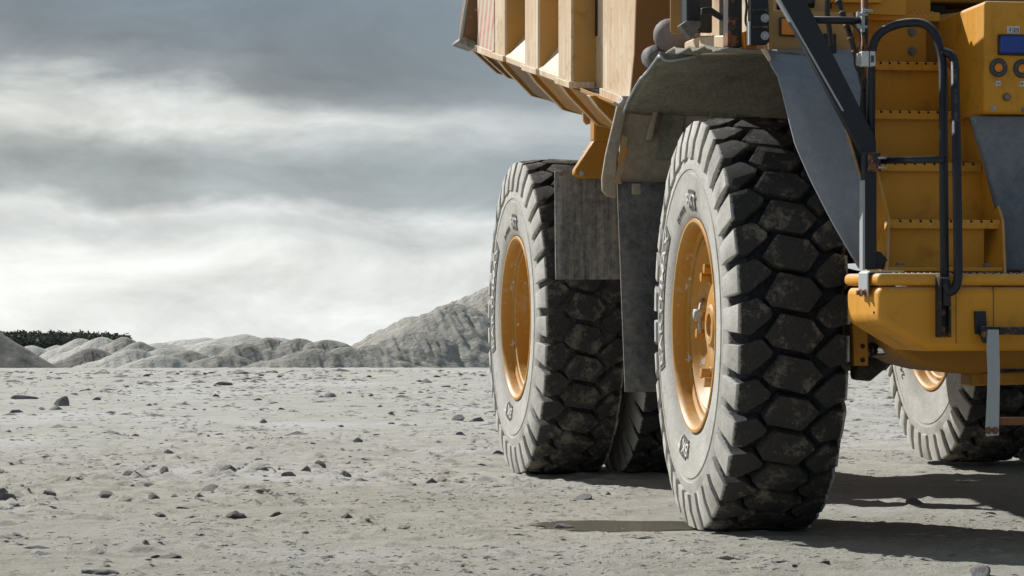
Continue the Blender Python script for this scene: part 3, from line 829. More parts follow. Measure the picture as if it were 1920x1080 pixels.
# folded rubber corner on top
MB().prism([P(a, b, y=-.1) for a, b in [(1236, 98), (1262, 101), (1305, 103), (1282, 110), (1246, 113)]], (0, .02, .0)).build('rubber_corner', M['mudflap'], truck, bevel=.004)
MB().tube(curve([P(1236, 98, y=-.11), P(1247, 113, y=-.11), P(1272, 112, y=-.11), P(1305, 105, y=-.11)], 5), .006, 8).build('liner_edge', M['galv'], truck, smooth=True)  # pale tube drawn as the sunlit rim of the folded corner
o = MB().tube(curve([P(1150, 193, y=1.10), P(1160, 196, y=1.08), P(1168, 190, y=1.06), P(1166, 184, y=1.10)], 5), [.010]*15+[.014], 8)
o.build('torn_lip', M['galv'], truck, smooth=True)
# inner arch wall
MB().prism([(.60, -.90, 1.35), (.86, 1.2, 1.35), (.86, 1.2, 2.20), (.75, .3, 2.40), (.60, -.90, 2.33)], (.03, 0, 0)).build('arch_wall', M['brown'], truck)
# rear splash panel behind the near wheel
pan = [(1168, 180), (1480, 180), (1480, 345), (1157, 345), (1160, 320)]
plateY('splash_panel', pan, 1.24, .02, M['panel_mud'], truck)
plateY('panel_flange', [(1158, 196), (1178, 190), (1172, 225), (1157, 300), (1156, 372), (1137, 367), (1130, 357), (1129, 335), (1136, 290)], 1.20, .035, M['panel_mud'], truck, .008)
plateY('panel_rib', [(1232, 188), (1240, 188), (1224, 262), (1212, 262)], 1.17, .07, M['panel_mud'], truck, .008)
plateY('panel_pocket', [(1240, 205), (1286, 203), (1276, 300), (1228, 300)], 1.226, .013, M['liner'], truck, .006)
plateY('panel_rib', [(1333, 183), (1393, 183), (1380, 232), (1330, 232)], 1.16, .07, M['liner'], truck, .01)
plateY('panel_lip', [(1185, 344), (1245, 342), (1245, 362), (1185, 365)], 1.205, .02, M['panel_mud'], truck, .006)
plateY('bare_patch', [(1166, 252), (1177, 258), (1174, 275), (1177, 288), (1170, 300), (1172, 318), (1163, 330), (1165, 346), (1153, 344), (1156, 325), (1160, 305), (1157, 300), (1164, 280)], 1.196, .006, M['bare'], truck, 0)
# mudflaps
vs = []; fs = []
def sheet(name, L, Rr, y0, t, mat, rows=18, cols=6, amp=.012, seed=0):
    vs = []; fs = []
    for i in range(rows+1):
        py = L[0][0]+(L[-1][0]-L[0][0])*i/rows
        xl = np.interp(py, [a for a, b in L], [b for a, b in L]); xr_ = np.interp(py, [a for a, b in Rr], [b for a, b in Rr])
        for k in range(cols+1):
            yy = y0+amp*math.sin(k*1.1+seed)*math.sin(i*.22+seed)
            vs.append(P(xl+(xr_-xl)*k/cols, py, y=yy))
    for i in range(rows):
        for k in range(cols): fs.append((i*(cols+1)+k, i*(cols+1)+k+1, (i+1)*(cols+1)+k+1, (i+1)*(cols+1)+k))
    o = add_mesh(name, vs, fs, mat, truck, True)
    s = o.modifiers.new('Solid', 'SOLIDIFY'); s.thickness = t; s.offset = 0
    return o
sheet('mudflap', [(341, 1157), (735, 1172)], [(341, 1290), (735, 1300)], 1.215, .02, M['mudflap'], seed=1)
o = sheet('mudflap', [(320, 1040), (524, 1042)], [(320, 1170), (524, 1172)], 3.38, .022, M['mudflap_rear'], seed=2, amp=.006); o['label'] = 'square grey rubber flap in front of the rear wheel'
# hanger bracket above the rear flap
plateY('flap_bracket', [(1115, 262), (1150, 262), (1150, 335), (1086, 334), (1077, 327), (1079, 317)], 3.26, .10, M['yellow_shade'], truck, .01)
plateY('bracket_post', [(1114, 205), (1150, 205), (1150, 264), (1114, 264)], 3.24, .12, M['yellow_shade'], truck, .01)
plateY('bracket_plate', [(1093, 208), (1108, 210), (1107, 232), (1100, 234), (1094, 226)], 3.40, .03, M['tan'], truck)
bolt('bracket_bolt', P(1091, 325, y=3.26), .012, .012, M['galv'], truck)
bolt('bracket_bolt', P(1051, 326, y=3.365), .009, .010, M['bolt'], truck)
MB().box(.16, 1.7, 3.42, 3.54, 1.98, 2.10).build('flap_beam', M['yellow_shade'], truck, bevel=.01)

# ---- dump body
def zb(y): return 2.27+(y-1.62)*.150
XB, XO = .10, -.05
ZT = 4.7
wall = MB().prism([(XB, 1.70, zb(1.70)), (XB, 6.62, zb(6.62)), (XB, 6.75, ZT), (XB, 1.45, ZT)], (.035, 0, 0))
body = wall.build('body_side', M['dusty'], truck, bevel=.003)
for (ya, yb) in [(2.86, 3.27), (3.92, 4.38), (5.10, 5.50)]:
    c_ = .012
    pts = [(XB, ya, zb(ya)), (XO+c_, ya, zb(ya)), (XO, ya+c_, zb(ya)), (XO, yb-c_, zb(yb)), (XO+c_, yb, zb(yb)), (XB, yb, zb(yb))]
    vs = pts+[(p[0], p[1], ZT) for p in pts]; n = len(pts)
    MB().raw(vs, [tuple(range(n)), tuple(range(2*n-1, n-1, -1))]+[(i, (i+1) % n, (i+1) % n+n, i+n) for i in range(n)]).build('body_rib', M['dusty'], truck)
    # front web of the rib, cleaner paint, darkened as the side away from the sun
    MB().box(XO+.012, XB+.0, ya-.006, ya-.001, zb(ya)+.01, ZT).build('rib_web', M['web'], truck)
    # lower tab
    MB().prism([(XO-.02, ya-.02, zb(ya)-.012), (XO-.02, yb+.02, zb(yb)-.012), (XO-.02, yb+.02, zb(yb)+.028), (XO-.02, ya-.02, zb(ya)+.028)], (.16, 0, 0)).build('rib_foot', M['dusty'], truck, bevel=.004)
# first web at the front edge of the wall, and slope ledges between the ribs
for (ya, yb) in [(3.27, 3.92), (4.38, 5.10)]:
    vs = []
    for y, e in ((ya+.002, 0), (yb-.010, 1)):
        z = zb(y); r = .0
        vs += [(XB, y, z+.20), (XO+.03, y, z+.05), (XO, y, z+.03), (XO, y, z-.01), (XB, y, z-.01)]
    n = 5
    MB().raw(vs, [tuple(range(n)), tuple(range(2*n-1, n-1, -1))]+[(i, (i+1) % n, (i+1) % n+n, i+n) for i in range(n)]).build('shedder_plate', M['dusty'], truck, bevel=.006)
# blue strip decal and slot on the wall
MB().box(XB-.004, XB-.001, 4.72, 5.09, zb(4.9)+.32, ZT-.1).build('blue_stripe', M['bluepaint'], truck)
MB().box(XB-.003, XB-.0005, 4.45, 4.71, zb(4.9)+.32, ZT-.1).build('pale_stripe', M['greypaint'], truck)
MB().box(XB-.006, XB-.001, 2.80, 2.858, zb(2.9)+.30, zb(2.9)+.55).build('wall_slot', M['dark'], truck)
# bottom flange under the first panel
def strip(name, ya, yb, x0, x1, za, zc, mat, bev=.003):
    pts = [(x0, ya, zb(ya)+za), (x0, yb, zb(yb)+za), (x0, yb, zb(yb)+zc), (x0, ya, zb(ya)+zc)]
    return MB().prism(pts, (x1-x0, 0, 0)).build(name, mat, truck, bevel=bev)
strip('body_flange', 1.66, 2.52, XB-.05, XB+.05, -.025, .02, M['dusty'])
strip('body_flange', 5.55, 6.55, XO-.01, XB, -.02, .03, M['dusty'])
# striped rear panel, tail post
MB().prism([(XO, 5.53, zb(5.53)+.03), (XO, 6.20, zb(6.2)+.03), (XO, 6.20, ZT), (XO, 5.53, ZT)], (.03, 0, 0)).build('striped_panel', M['stripes'], truck)
zt_, y_t = zb(6.4), 6.32
tp = [P(a, b, y=y_t) for a, b in [(866, 83), (900, 84), (925, -60), (885, -60)]]
MB().prism(tp, (0, .22, 0)).build('tail_post', M['tail'], truck, bevel=.008)
MB().tube([P(863, 84, y=y_t-.02), P(884, -60, y=y_t-.02)], .012, 10).build('tail_edge', M['galv'], truck, smooth=True)
tp = [P(a, b, y=y_t-.04) for a, b in [(858, 79), (868, 68), (880, 72), (893, 78), (903, 88), (890, 90), (872, 84)]]
MB().prism(tp, (0, .3, 0)).build('tail_lip', M['mudflap_rear'], truck, bevel=.012)
# underside: chamfer sheet, bolster channels and floor
def under(ya, yb, x0, z0, x1, z1, name, mat, t=.02):
    vs = [(x0, ya, zb(ya)+z0), (x0, yb, zb(yb)+z0), (x1, yb, zb(yb)+z1), (x1, ya, zb(ya)+z1)]
    return MB().prism(vs, (.0, 0, t)).build(name, mat, truck, bevel=.002)
under(1.70, 6.45, XO+.04, -.02, .34, -.20, 'floor_chamfer', M['yellow_shade'])
BOL = [(2.30, 2.40), (3.16, 3.26), (4.22, 4.33), (5.32, 5.42), (6.02, 6.10), (6.45, 6.52)]
for i, (ya, yb) in enumerate(BOL):
    za = [(XO-.005, -.012), (XO+.05, -.085), (.18, -.262), (.34, -.30), (.42, -.22), (.34, -.18), (XO+.03, -.012)]
    if i >= 4: za = [(XO-.01, -.012), (XO+.04, -.06), (.14, -.19), (.34, -.24), (.42, -.20), (.34, -.16), (XO, -.012)]
    vs = [(x, ya, zb(ya)+z) for x, z in za]+[(x, yb, zb(yb)+z) for x, z in za]; n = len(za)
    MB().raw(vs, [tuple(range(n)), tuple(range(2*n-1, n-1, -1))]+[(k, (k+1) % n, (k+1) % n+n, k+n) for k in range(n)]).build('floor_bolster', M['dusty'], truck, bevel=.004)
    MB().raw([(x+.0, ya-.004, zb(ya)+z+.004) for x, z in za]+[(x+.0, ya-.001, zb(ya)+z+.004) for x, z in za], [tuple(range(n)), tuple(range(2*n-1, n-1, -1))]+[(k, (k+1) % n, (k+1) % n+n, k+n) for k in range(n)]).build('bolster_web', M['yellow_shade'] if i < 4 else M['tail'], truck)
    if i < 5:
        y0_, y1_ = yb, BOL[i+1][0]
        d1, d2 = (-.255, -.285) if i < 3 else (-.20, -.23)
        vs = [(XO+.03, y0_, zb(y0_)-.02), (.19, y0_, zb(y0_)+d1+.01), (.34, y0_, zb(y0_)+d2), (.34, y0_, zb(y0_)-.05)]
        we = [(XO+.03, y1_, zb(y1_)-.02), (.19, y1_, zb(y1_)+d1+.01), (.34, y1_, zb(y1_)+d2), (.34, y1_, zb(y1_)-.05)]
        MB().raw(vs+we, [(0, 1, 2, 3), (7, 6, 5, 4), (0, 4, 5, 1), (1, 5, 6, 2), (2, 6, 7, 3), (3, 7, 4, 0)]).build('floor_sheet', M[['yellow_shade', 'yellow_shade', 'brown', 'brown', 'tail'][i]], truck)
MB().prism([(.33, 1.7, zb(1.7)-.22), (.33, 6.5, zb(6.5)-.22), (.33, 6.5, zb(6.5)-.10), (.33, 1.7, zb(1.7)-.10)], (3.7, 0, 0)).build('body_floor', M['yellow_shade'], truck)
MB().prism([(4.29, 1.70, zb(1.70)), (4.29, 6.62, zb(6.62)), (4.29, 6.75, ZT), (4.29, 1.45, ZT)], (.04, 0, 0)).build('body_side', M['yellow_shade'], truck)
MB().prism([(XB+.03, 1.70, zb(1.7)-.05), (XB+.03, 1.80, zb(1.7)-.05), (XB+.03, 1.60, ZT), (XB+.03, 1.45, ZT)], (4.14, 0, 0)).build('body_front', M['brown'], truck)
MB().prism([(XB+.03, 1.60, ZT-.05), (XB+.03, 1.60, ZT+.05), (XB+.03, .9, ZT+.12), (XB+.03, .9, ZT+.02)], (4.14, 0, 0)).build('body_canopy', M['yellow_shade'], truck)

# ---- deck, cab corner and boxes above the arch
plateY('rear_bulkhead', [(1195, -60), (1480, -60), (1480, 200), (1180, 200), (1190, 100)], 1.42, .03, M['brown'], truck)  # wall in shade, the shade put into its brown colour
c = Vector(P(1256, 66, y=.75))
ks = [(-.088, .012), (-.083, .035), (-.072, .055), (-.05, .075), (-.025, .086), (0, .090), (.30, .090)]
MB().tube([(c.x+a_, c.y, c.z) for a_, r_ in ks], [r_ for a_, r_ in ks], 28).build('air_tank', M['tank'], truck, smooth=True)
MB().tube([P(1222, 108, y=.9), P(1232, 106, y=.8), P(1262, 100, y=.8)], [.06, .066, .05], 20).build('exhaust_elbow', M['mudflap'], truck, smooth=True)
plateY('deck_plate', [(1257, -60), (1285, -60), (1285, 63), (1262, 63), (1257, 58)], .30, .012, M['tan'], truck)
MB().box(.30, .48, -.80, .45, 2.44, 3.2).build('battery_box', M['tan'], truck, bevel=.015)
plateX('box_side', [(1283, 80), (1287, 77), (1312, 67), (1362, 66), (1362, 100), (1283, 104)], .06, .10, M['dusty'], truck, .008)
plateX('box_side', [(1313, -60), (1420, -60), (1420, 99), (1313, 101)], .16, .10, M['dusty'], truck, .006)
plateX('cab_mirror', [(1275, -60), (1300, -60), (1300, 62), (1275, 48)], -.02, .10, M['blackgloss'], truck, .008)
plateY('cab_mirror', [(1287, -60), (1315, -60), (1316, 58), (1288, 60)], -.30, .10, M['black'], truck, .01)
mb = MB(); mb.prism([P(a, b, y=-.34) for a, b in [(1276, 47), (1288, 39), (1314, 39), (1314, 50), (1296, 72), (1290, 66)]], (0, .08, 0)); mb.build('mirror_foot', M['mudflap'], truck, bevel=.003)
mb = MB().prism([P(a, b, y=-.40) for a, b in [(1316, 15), (1332, 12), (1359, 30), (1361, 35), (1353, 38), (1332, 25), (1316, 28)]], (0, .03, 0)); mb.build('mirror_arm', M['black'], truck, bevel=.003)
plateY('rubber_buffer', [(1366, -60), (1392, -60), (1392, 86), (1388, 90), (1368, 89), (1365, 84)], -.86, .10, M['black_rust'], truck, .014)
o = plateY('side_marker_lamp', [(1394, 60), (1411, 54), (1420, 84), (1420, 93), (1396, 97)], -.90, .06, M['amber'], truck, .004)
cv = curve([P(1397, -10, y=-.92), P(1400, 12, y=-.92), P(1398, 38, y=-.92), P(1402, 50, y=-.92), P(1407, 40, y=-.92), P(1405, 10, y=-.92)], 6)
MB().tube(cv, .006, 8).build('cable', M['blackgloss'], truck, smooth=True)
plateY('step_support', [(1407, -60), (1440, -60), (1443, 78), (1437, 84), (1407, 84)], -.98, .05, M['black'], truck, .005)
plateY('support_edge', [(1404.5, 40), (1407.5, 40), (1407.5, 84), (1404.5, 84)], -.982, .05, M['galv'], truck, .001)
plateY('support_rib', [(1411, 17), (1440, 16), (1440, 21), (1411, 21)], -.99, .012, M['black_rust'], truck, .002)
plateY('support_rib', [(1411, 49), (1440, 48), (1440, 53), (1411, 53)], -.99, .012, M['black_rust'], truck, .002)
for py in (34, 67): bolt('support_bolt', P(1434, py, y=-.98), .014, .03, M['galv'], truck)
plateY('cab_skirt', [(1444, 18), (1600, 24), (1600, 122), (1451, 116), (1444, 90)], -.88, .02, M['tan'], truck, .004)
plateY('skirt_edge', [(1428, 92), (1434, 90), (1440, 96), (1447, 112), (1442, 114), (1436, 104)], -1.0, .02, M['dusty'], truck, .002)
plateY('skirt_frame', [(1441, -60), (1450, -60), (1450, 112), (1447, 112), (1441, 90)], -.90, .016, M['tan'], truck, .002)
bz = plateY('reflector', [(1463, 32), (1500, 33), (1500, 69), (1463, 67)], -.905, .02, M['bezel'], truck, .003)
plateY('lens', [(1466, 35), (1497, 36), (1497, 66), (1466, 64)], -.915, .012, M['amber'], bz, .003)
plateY('recess_shade_plate', [(1444, -60), (1560, -60), (1560, 16), (1450, 14)], -.60, .02, M['dark'], truck)  # near-black plate stands in for the shade of an open recess
MB().tube([P(1478, 4, y=-.8), P(1525, 4, y=-.8)], .030, 16).build('deck_pipe', M['blackgloss'], truck, smooth=True)
plateY('deck_front', [(1500, -60), (1700, -60), (1700, 30), (1500, 20)], -.55, .03, M['yellow'], truck, .004)
plateY('deck_step', [(1530, -60), (1655, -60), (1655, 6), (1530, 4)], -.62, .05, M['yellow'], truck, .004)
MB().box(.55, 3.5, .05, 1.35, 2.46, 3.9).build('cab_block', M['yellow_shade'], truck, bevel=.02)  # left end widened so its shadow reaches the lamp housing
MB().box(.75, 1.7, -.30, .04, 2.68, 3.9).build('cab_shade_block', M['yellow_shade'], truck, bevel=.02)  # unseen box added to throw shade on the lamp housing
plateY('rubber_buffer', [(1546, 62), (1569, 62), (1569, 165), (1546, 168)], -.95, .05, M['black_rust'], truck, .006)
plateY('deck_panel', [(1665, -60), (1745, -60), (1745, 30), (1672, 30)], -.30, .02, M['yellow_clean'], truck)
plateY('recess_shade_plate', [(1742, -60), (1775, -60), (1775, 30), (1745, 34)], -.24, .02, M['dark'], truck)
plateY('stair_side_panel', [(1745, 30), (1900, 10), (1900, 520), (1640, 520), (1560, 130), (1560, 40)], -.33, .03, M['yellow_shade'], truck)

OWN = {'strap_bolt': 'strap', 'holder_bolt': 'rail_holder', 'rail_foot': 'handrail', 'clamp_bolt': 'step_clamp', 'step_bolt': 'step_hanger', 'rod_seal': 'steering_rod',
 'base_bolt': 'stair_base', 'riser_bolt': 'riser', 'bolt_washer': 'riser', 'port_plug': 'port_ring', 'panel_bolt': 'lamp_housing', 'seam': 'bumper', 'drain_slot': 'bumper',
 'deck_perforation': 'bumper_deck', 'grip_strip': 'bumper_deck', 'post_edge': 'rail_post', 'post_foot': 'rail_post', 'beam_edge': 'diagonal_beam', 'gusset': 'diagonal_beam', 'gusset_edge': 'diagonal_beam',
 'clamp_stud': 'clamp_plate', 'clamp_nut': 'clamp_plate', 'sensor_label': 'sensor_box', 'strap_band': 'sensor_box', 'sensor_mount': 'sensor_box', 'cable_tie': 'hose',
 'liner_edge': 'wheel_arch_liner', 'torn_lip': 'wheel_arch_liner', 'rubber_corner': 'wheel_arch_liner', 'panel_rib': 'splash_panel', 'panel_pocket': 'splash_panel', 'panel_lip': 'splash_panel', 'bare_patch': 'splash_panel', 'panel_flange': 'splash_panel',
 'blue_stripe': 'body_side', 'pale_stripe': 'body_side', 'wall_slot': 'body_side', 'body_flange': 'body_side', 'tail_edge': 'tail_post', 'tail_lip': 'tail_post',
 'mirror_foot': 'cab_mirror', 'mirror_arm': 'cab_mirror', 'support_bolt': 'step_support', 'support_rib': 'step_support', 'support_edge': 'step_support', 'skirt_edge': 'cab_skirt', 'skirt_frame': 'cab_skirt',
 'floor_sheet': 'body_floor', 'floor_bolster': 'body_floor', 'bolster_web': 'body_floor', 'floor_chamfer': 'body_floor', 'bracket_post': 'flap_bracket', 'bracket_plate': 'flap_bracket', 'rib_web': 'body_rib', 'rib_foot': 'body_rib'}
kids = [o for o in bpy.data.objects if o.parent is truck or o.parent == truck]
def mid(o):
    n = len(o.data.vertices); c = np.zeros(n*3); o.data.vertices.foreach_get('co', c); return c.reshape(-1, 3).mean(0)
for o in kids:
    b = o.name.split('.')[0]
    if b in OWN:
        cand = [k for k in kids if k.name.split('.')[0] == OWN[b]]
        if cand:
            m0 = mid(o); o.parent = min(cand, key=lambda k: float(((mid(k)-m0)**2).sum()))
for o in kids:
    if o.name.startswith('bracket_bolt'):
        cand = [k for k in kids if k.name.split('.')[0] in ('frame_bracket', 'flap_bracket')]; m0 = mid(o)
        o.parent = min(cand, key=lambda k: float(((mid(k)-m0)**2).sum()))

# ================================================================== GROUND
def gh(x, y):
    """height of the quarry floor"""
    d = np.hypot(x, y)
    base = np.where(y > 46.7, -(y-46.7)*.030, 0.0)
    n = (fbm(x*.22, y*.22, 3, 1)-.5)*.035
    n += (fbm(x*1.3, y*1.6, 4, 5)-.5)*.010
    t1 = fbm(x*1.6+5, y*2.2, 5, 11, .6); stp = np.floor(t1*14)/14+np.clip((t1*14-np.floor(t1*14))*4, 0, 1)/14   # broken crust steps
    n += (stp-.5)*.030
    band = np.clip(fbm(x*.35+8, y*.30, 2, 40)-.42, 0, 1)*3.2
    lum = fbm(x*4.5, y*6.5, 3, 9); n += np.clip(lum-.62, 0, 1)*.05*(.15+band)
    cl = fbm(x*9, y*12, 2, 31); n += np.clip(cl-.68, 0, 1)*.12*band
    n += (fbm(x*12, y*16, 2, 61)-.5)*.010+(fbm(x*3.2, y*7.5, 4, 62, .62)-.5)*.018
    # flat where wheels and the puddle are
    for (wx, wy, rx, ry) in FLATS:
        qq = np.sqrt(((x-wx)/rx)**2+((y-wy)/ry)**2); k = np.exp(-qq**3); n = n*(1-k)+.022*np.exp(-((qq-1.12)/.16)**2)*fbm(x*7, y*9, 3, 88)
    px_, py_ = PUD; k = np.exp(-(((x-px_)/.66)**2+((y-py_)/.50)**2)**2); n = n*(1-k)-.012*k
    return base+n
def T2W(x, y): return (OX+x*CT-y*ST, OY+x*ST+y*CT)
FLATS = []
for (lx, ly) in [(.30, 0), (.21, 4.68), (.87, 4.68), (3.20, 5.0), (3.86, 5.0), (4.1, 0)]:
    w = T2W(lx, ly); FLATS.append((w[0], w[1], .42, .30))
PUD = G(1185, 984)
def axis(lo, hi, fine, far):
    a = list(np.arange(lo, hi, fine)); s = fine
    while a[-1] < far: s *= 1.22; a.append(a[-1]+s)
    s = fine; b = [a[0]]
    while b[-1] > -far: s *= 1.22; b.append(b[-1]-s)
    return np.array(b[:0:-1]+a)
xs = axis(-5.5, 5.5, .040, 1500)
ys = [8.5]
while ys[-1] < 47.5: ys.append(ys[-1]+max(.032, ys[-1]**2/6500*.62))
s = .5
while ys[-1] < 2600: s *= 1.2; ys.append(ys[-1]+s)
pre = []; y_ = 8.5; s = .05
while y_ > -60: s *= 1.25; y_ -= s; pre.append(y_)
ys = np.array(pre[::-1]+ys)
X, Y = np.meshgrid(xs, ys)
Z = gh(X, Y)
co = np.stack([X, Y, Z], -1).reshape(-1, 3)
nx, ny = len(xs), len(ys)
idx = np.arange(nx*ny).reshape(ny, nx)
quads = np.stack([idx[:-1, :-1], idx[:-1, 1:], idx[1:, 1:], idx[1:, :-1]], -1).reshape(-1, 4)
def np_mesh(name, co, quads):
    me = bpy.data.meshes.new(name)
    me.vertices.add(len(co)); me.vertices.foreach_set('co', co.astype(np.float32).ravel())
    k = quads.shape[1]
    me.loops.add(quads.size); me.loops.foreach_set('vertex_index', quads.astype(np.int32).ravel())
    me.polygons.add(len(quads)); me.polygons.foreach_set('loop_start', np.arange(0, quads.size, k, dtype=np.int32))
    me.polygons.foreach_set('loop_total', np.full(len(quads), k, dtype=np.int32))
    me.polygons.foreach_set('use_smooth', np.ones(len(quads), dtype=bool))
    me.update(); me.validate(); return me
def ground_mat():
    t = NT('quarry_floor')
    v = t.co('Object')
    big = t.noise(.35, 5, .6, v); mid = t.noise(2.4, 7, .68, t.mapped((1, 1.4, 1))); fine = t.noise(22, 7, .75, v); grit = t.noise(130, 3, .8, v)
    col = t.mix(t.ramp(mid, [(.36, 0), (.62, 1)]), (.42, .41, .36), (.54, .53, .485))
    col = t.mix(t.ramp(big, [(.50, 0), (.66, .8)]), col, (.58, .585, .58))
    col = t.mix(t.ramp(fine, [(.58, 0), (.72, .5)]), col, (.27, .255, .215))
    col = t.mix(t.ramp(grit, [(.62, 0), (.70, .5)]), col, (.20, .19, .17))
    col = t.mix(t.ramp(t.noise(75, 4, .8, v), [(.63, 0), (.72, .6)]), col, (.66, .65, .61))
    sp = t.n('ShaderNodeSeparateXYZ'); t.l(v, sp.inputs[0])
    near_tone = t.math('ADD', t.math('MULTIPLY', sp.outputs[1], .10), t.math('MULTIPLY', t.noise(.5, 5, .65, v), 2.2))
    dm = t.n('ShaderNodeMapRange'); dm.inputs[1].default_value = 2.3; dm.inputs[2].default_value = 3.6; t.l(near_tone, dm.inputs[0])
    col = t.mix(dm.outputs[0], t.mix(.48, col, (.27, .255, .20)), col)  # near ground mixed darker and browner, fading out with distance
    h = t.math('ADD', t.math('MULTIPLY', fine, 1.0), t.math('MULTIPLY', grit, .35))
    t.bump(h, .8, .03)
    return t.out(col, .92, 0, .15)
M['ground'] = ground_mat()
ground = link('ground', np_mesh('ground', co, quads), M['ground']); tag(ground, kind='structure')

# puddle
def puddle():
    t = NT('muddy_water'); t.bump(t.noise(9, 2), .03, .01)
    return t.out((.22, .21, .165), .09, 0, .5)
n = 60; vs = []
for i in range(n):
    a = 2*math.pi*i/n; r = 1+.12*math.sin(3*a+1)+.06*math.sin(7*a)
    vs.append((PUD[0]+.56*r*math.cos(a), PUD[1]+.36*r*math.sin(a), -.004))
o = add_mesh('puddle', vs, [tuple(range(n))], puddle()); tag(o, kind='structure')

# ---- stones
def rock_mat(name, a, b, c):
    t = NT(name); n = t.noise(3.5, 7, .7); n2 = t.noise(14, 5, .75)
    ge = t.n('ShaderNodeNewGeometry'); sp = t.n('ShaderNodeSeparateXYZ'); t.l(ge.outputs['Normal'], sp.inputs[0])
    col = t.mix(t.ramp(n, [(.38, 0), (.6, 1)]), a, b)
    col = t.mix(t.ramp(n2, [(.5, 0), (.66, .7)]), col, c)
    up = t.ramp(t.math('ADD', sp.outputs[2], t.math('MULTIPLY', t.math('SUBTRACT', n2, .5), .8)), [(.62, 0), (.95, .75)])
    col = t.mix(up, col, (.50, .49, .46))
    t.bump(t.math('ADD', n, n2), .9, .08)
    return t.out(col, .9, 0, .2)
M['rock'] = rock_mat('grey_limestone', (.29, .29, .305), (.45, .45, .465), (.60, .595, .59))
M['crumbs'] = rock_mat('pale_crumbs', (.34, .33, .30), (.46, .45, .41), (.56, .555, .52))
M['clod'] = rock_mat('dark_earth_clod', (.14, .135, .11), (.22, .21, .175), (.30, .29, .25))
rocks = []
for k in range(14):
    rk = random.Random(100+k)
    bm = bmesh.new(); bmesh.ops.create_icosphere(bm, subdivisions=3, radius=1)
    planes = [(Vector((rk.uniform(-1, 1), rk.uniform(-1, 1), rk.uniform(-.3, 1))).normalized(), rk.uniform(.42, .72)) for _ in range(17)]
    sx, sy = rk.uniform(.8, 1.3), rk.uniform(.7, 1.1)
    for v in bm.verts:
        for nrm, dd in planes:
            q = v.co.dot(nrm)
            if q > dd: v.co -= nrm*(q-dd)*.92
        v.co += Vector((rk.uniform(-1, 1), rk.uniform(-1, 1), rk.uniform(-1, 1)))*.022
        v.co.x *= sx; v.co.y *= sy; v.co.z *= .98
    me = bpy.data.meshes.new('stone'); bm.to_mesh(me); bm.free()
    me.materials.append(M['rock']); rocks.append(me)
def stone(wx, wy, size, hgt, label, group=None, clod=False, k=None, name='stone', pile=None):
    me = rocks[(k if k is not None else random.randrange(14)) % 14]
    o = bpy.data.objects.new(name, me); COL.objects.link(o)
    z = float(gh(np.array([wx]), np.array([wy]))[0]) if pile is None else pile
    o.location = (wx, wy, z); o.scale = (size*.56, size*.5*random.uniform(.7, 1), size*.54*hgt)
    o.rotation_euler = (random.uniform(-.15, .15), random.uniform(-.15, .15), random.uniform(0, 6.28))
    if clod: o.material_slots[0].link = 'OBJECT'; o.material_slots[0].material = M['clod']
    tag(o, label, 'clod' if clod else 'stone', group)
    return o
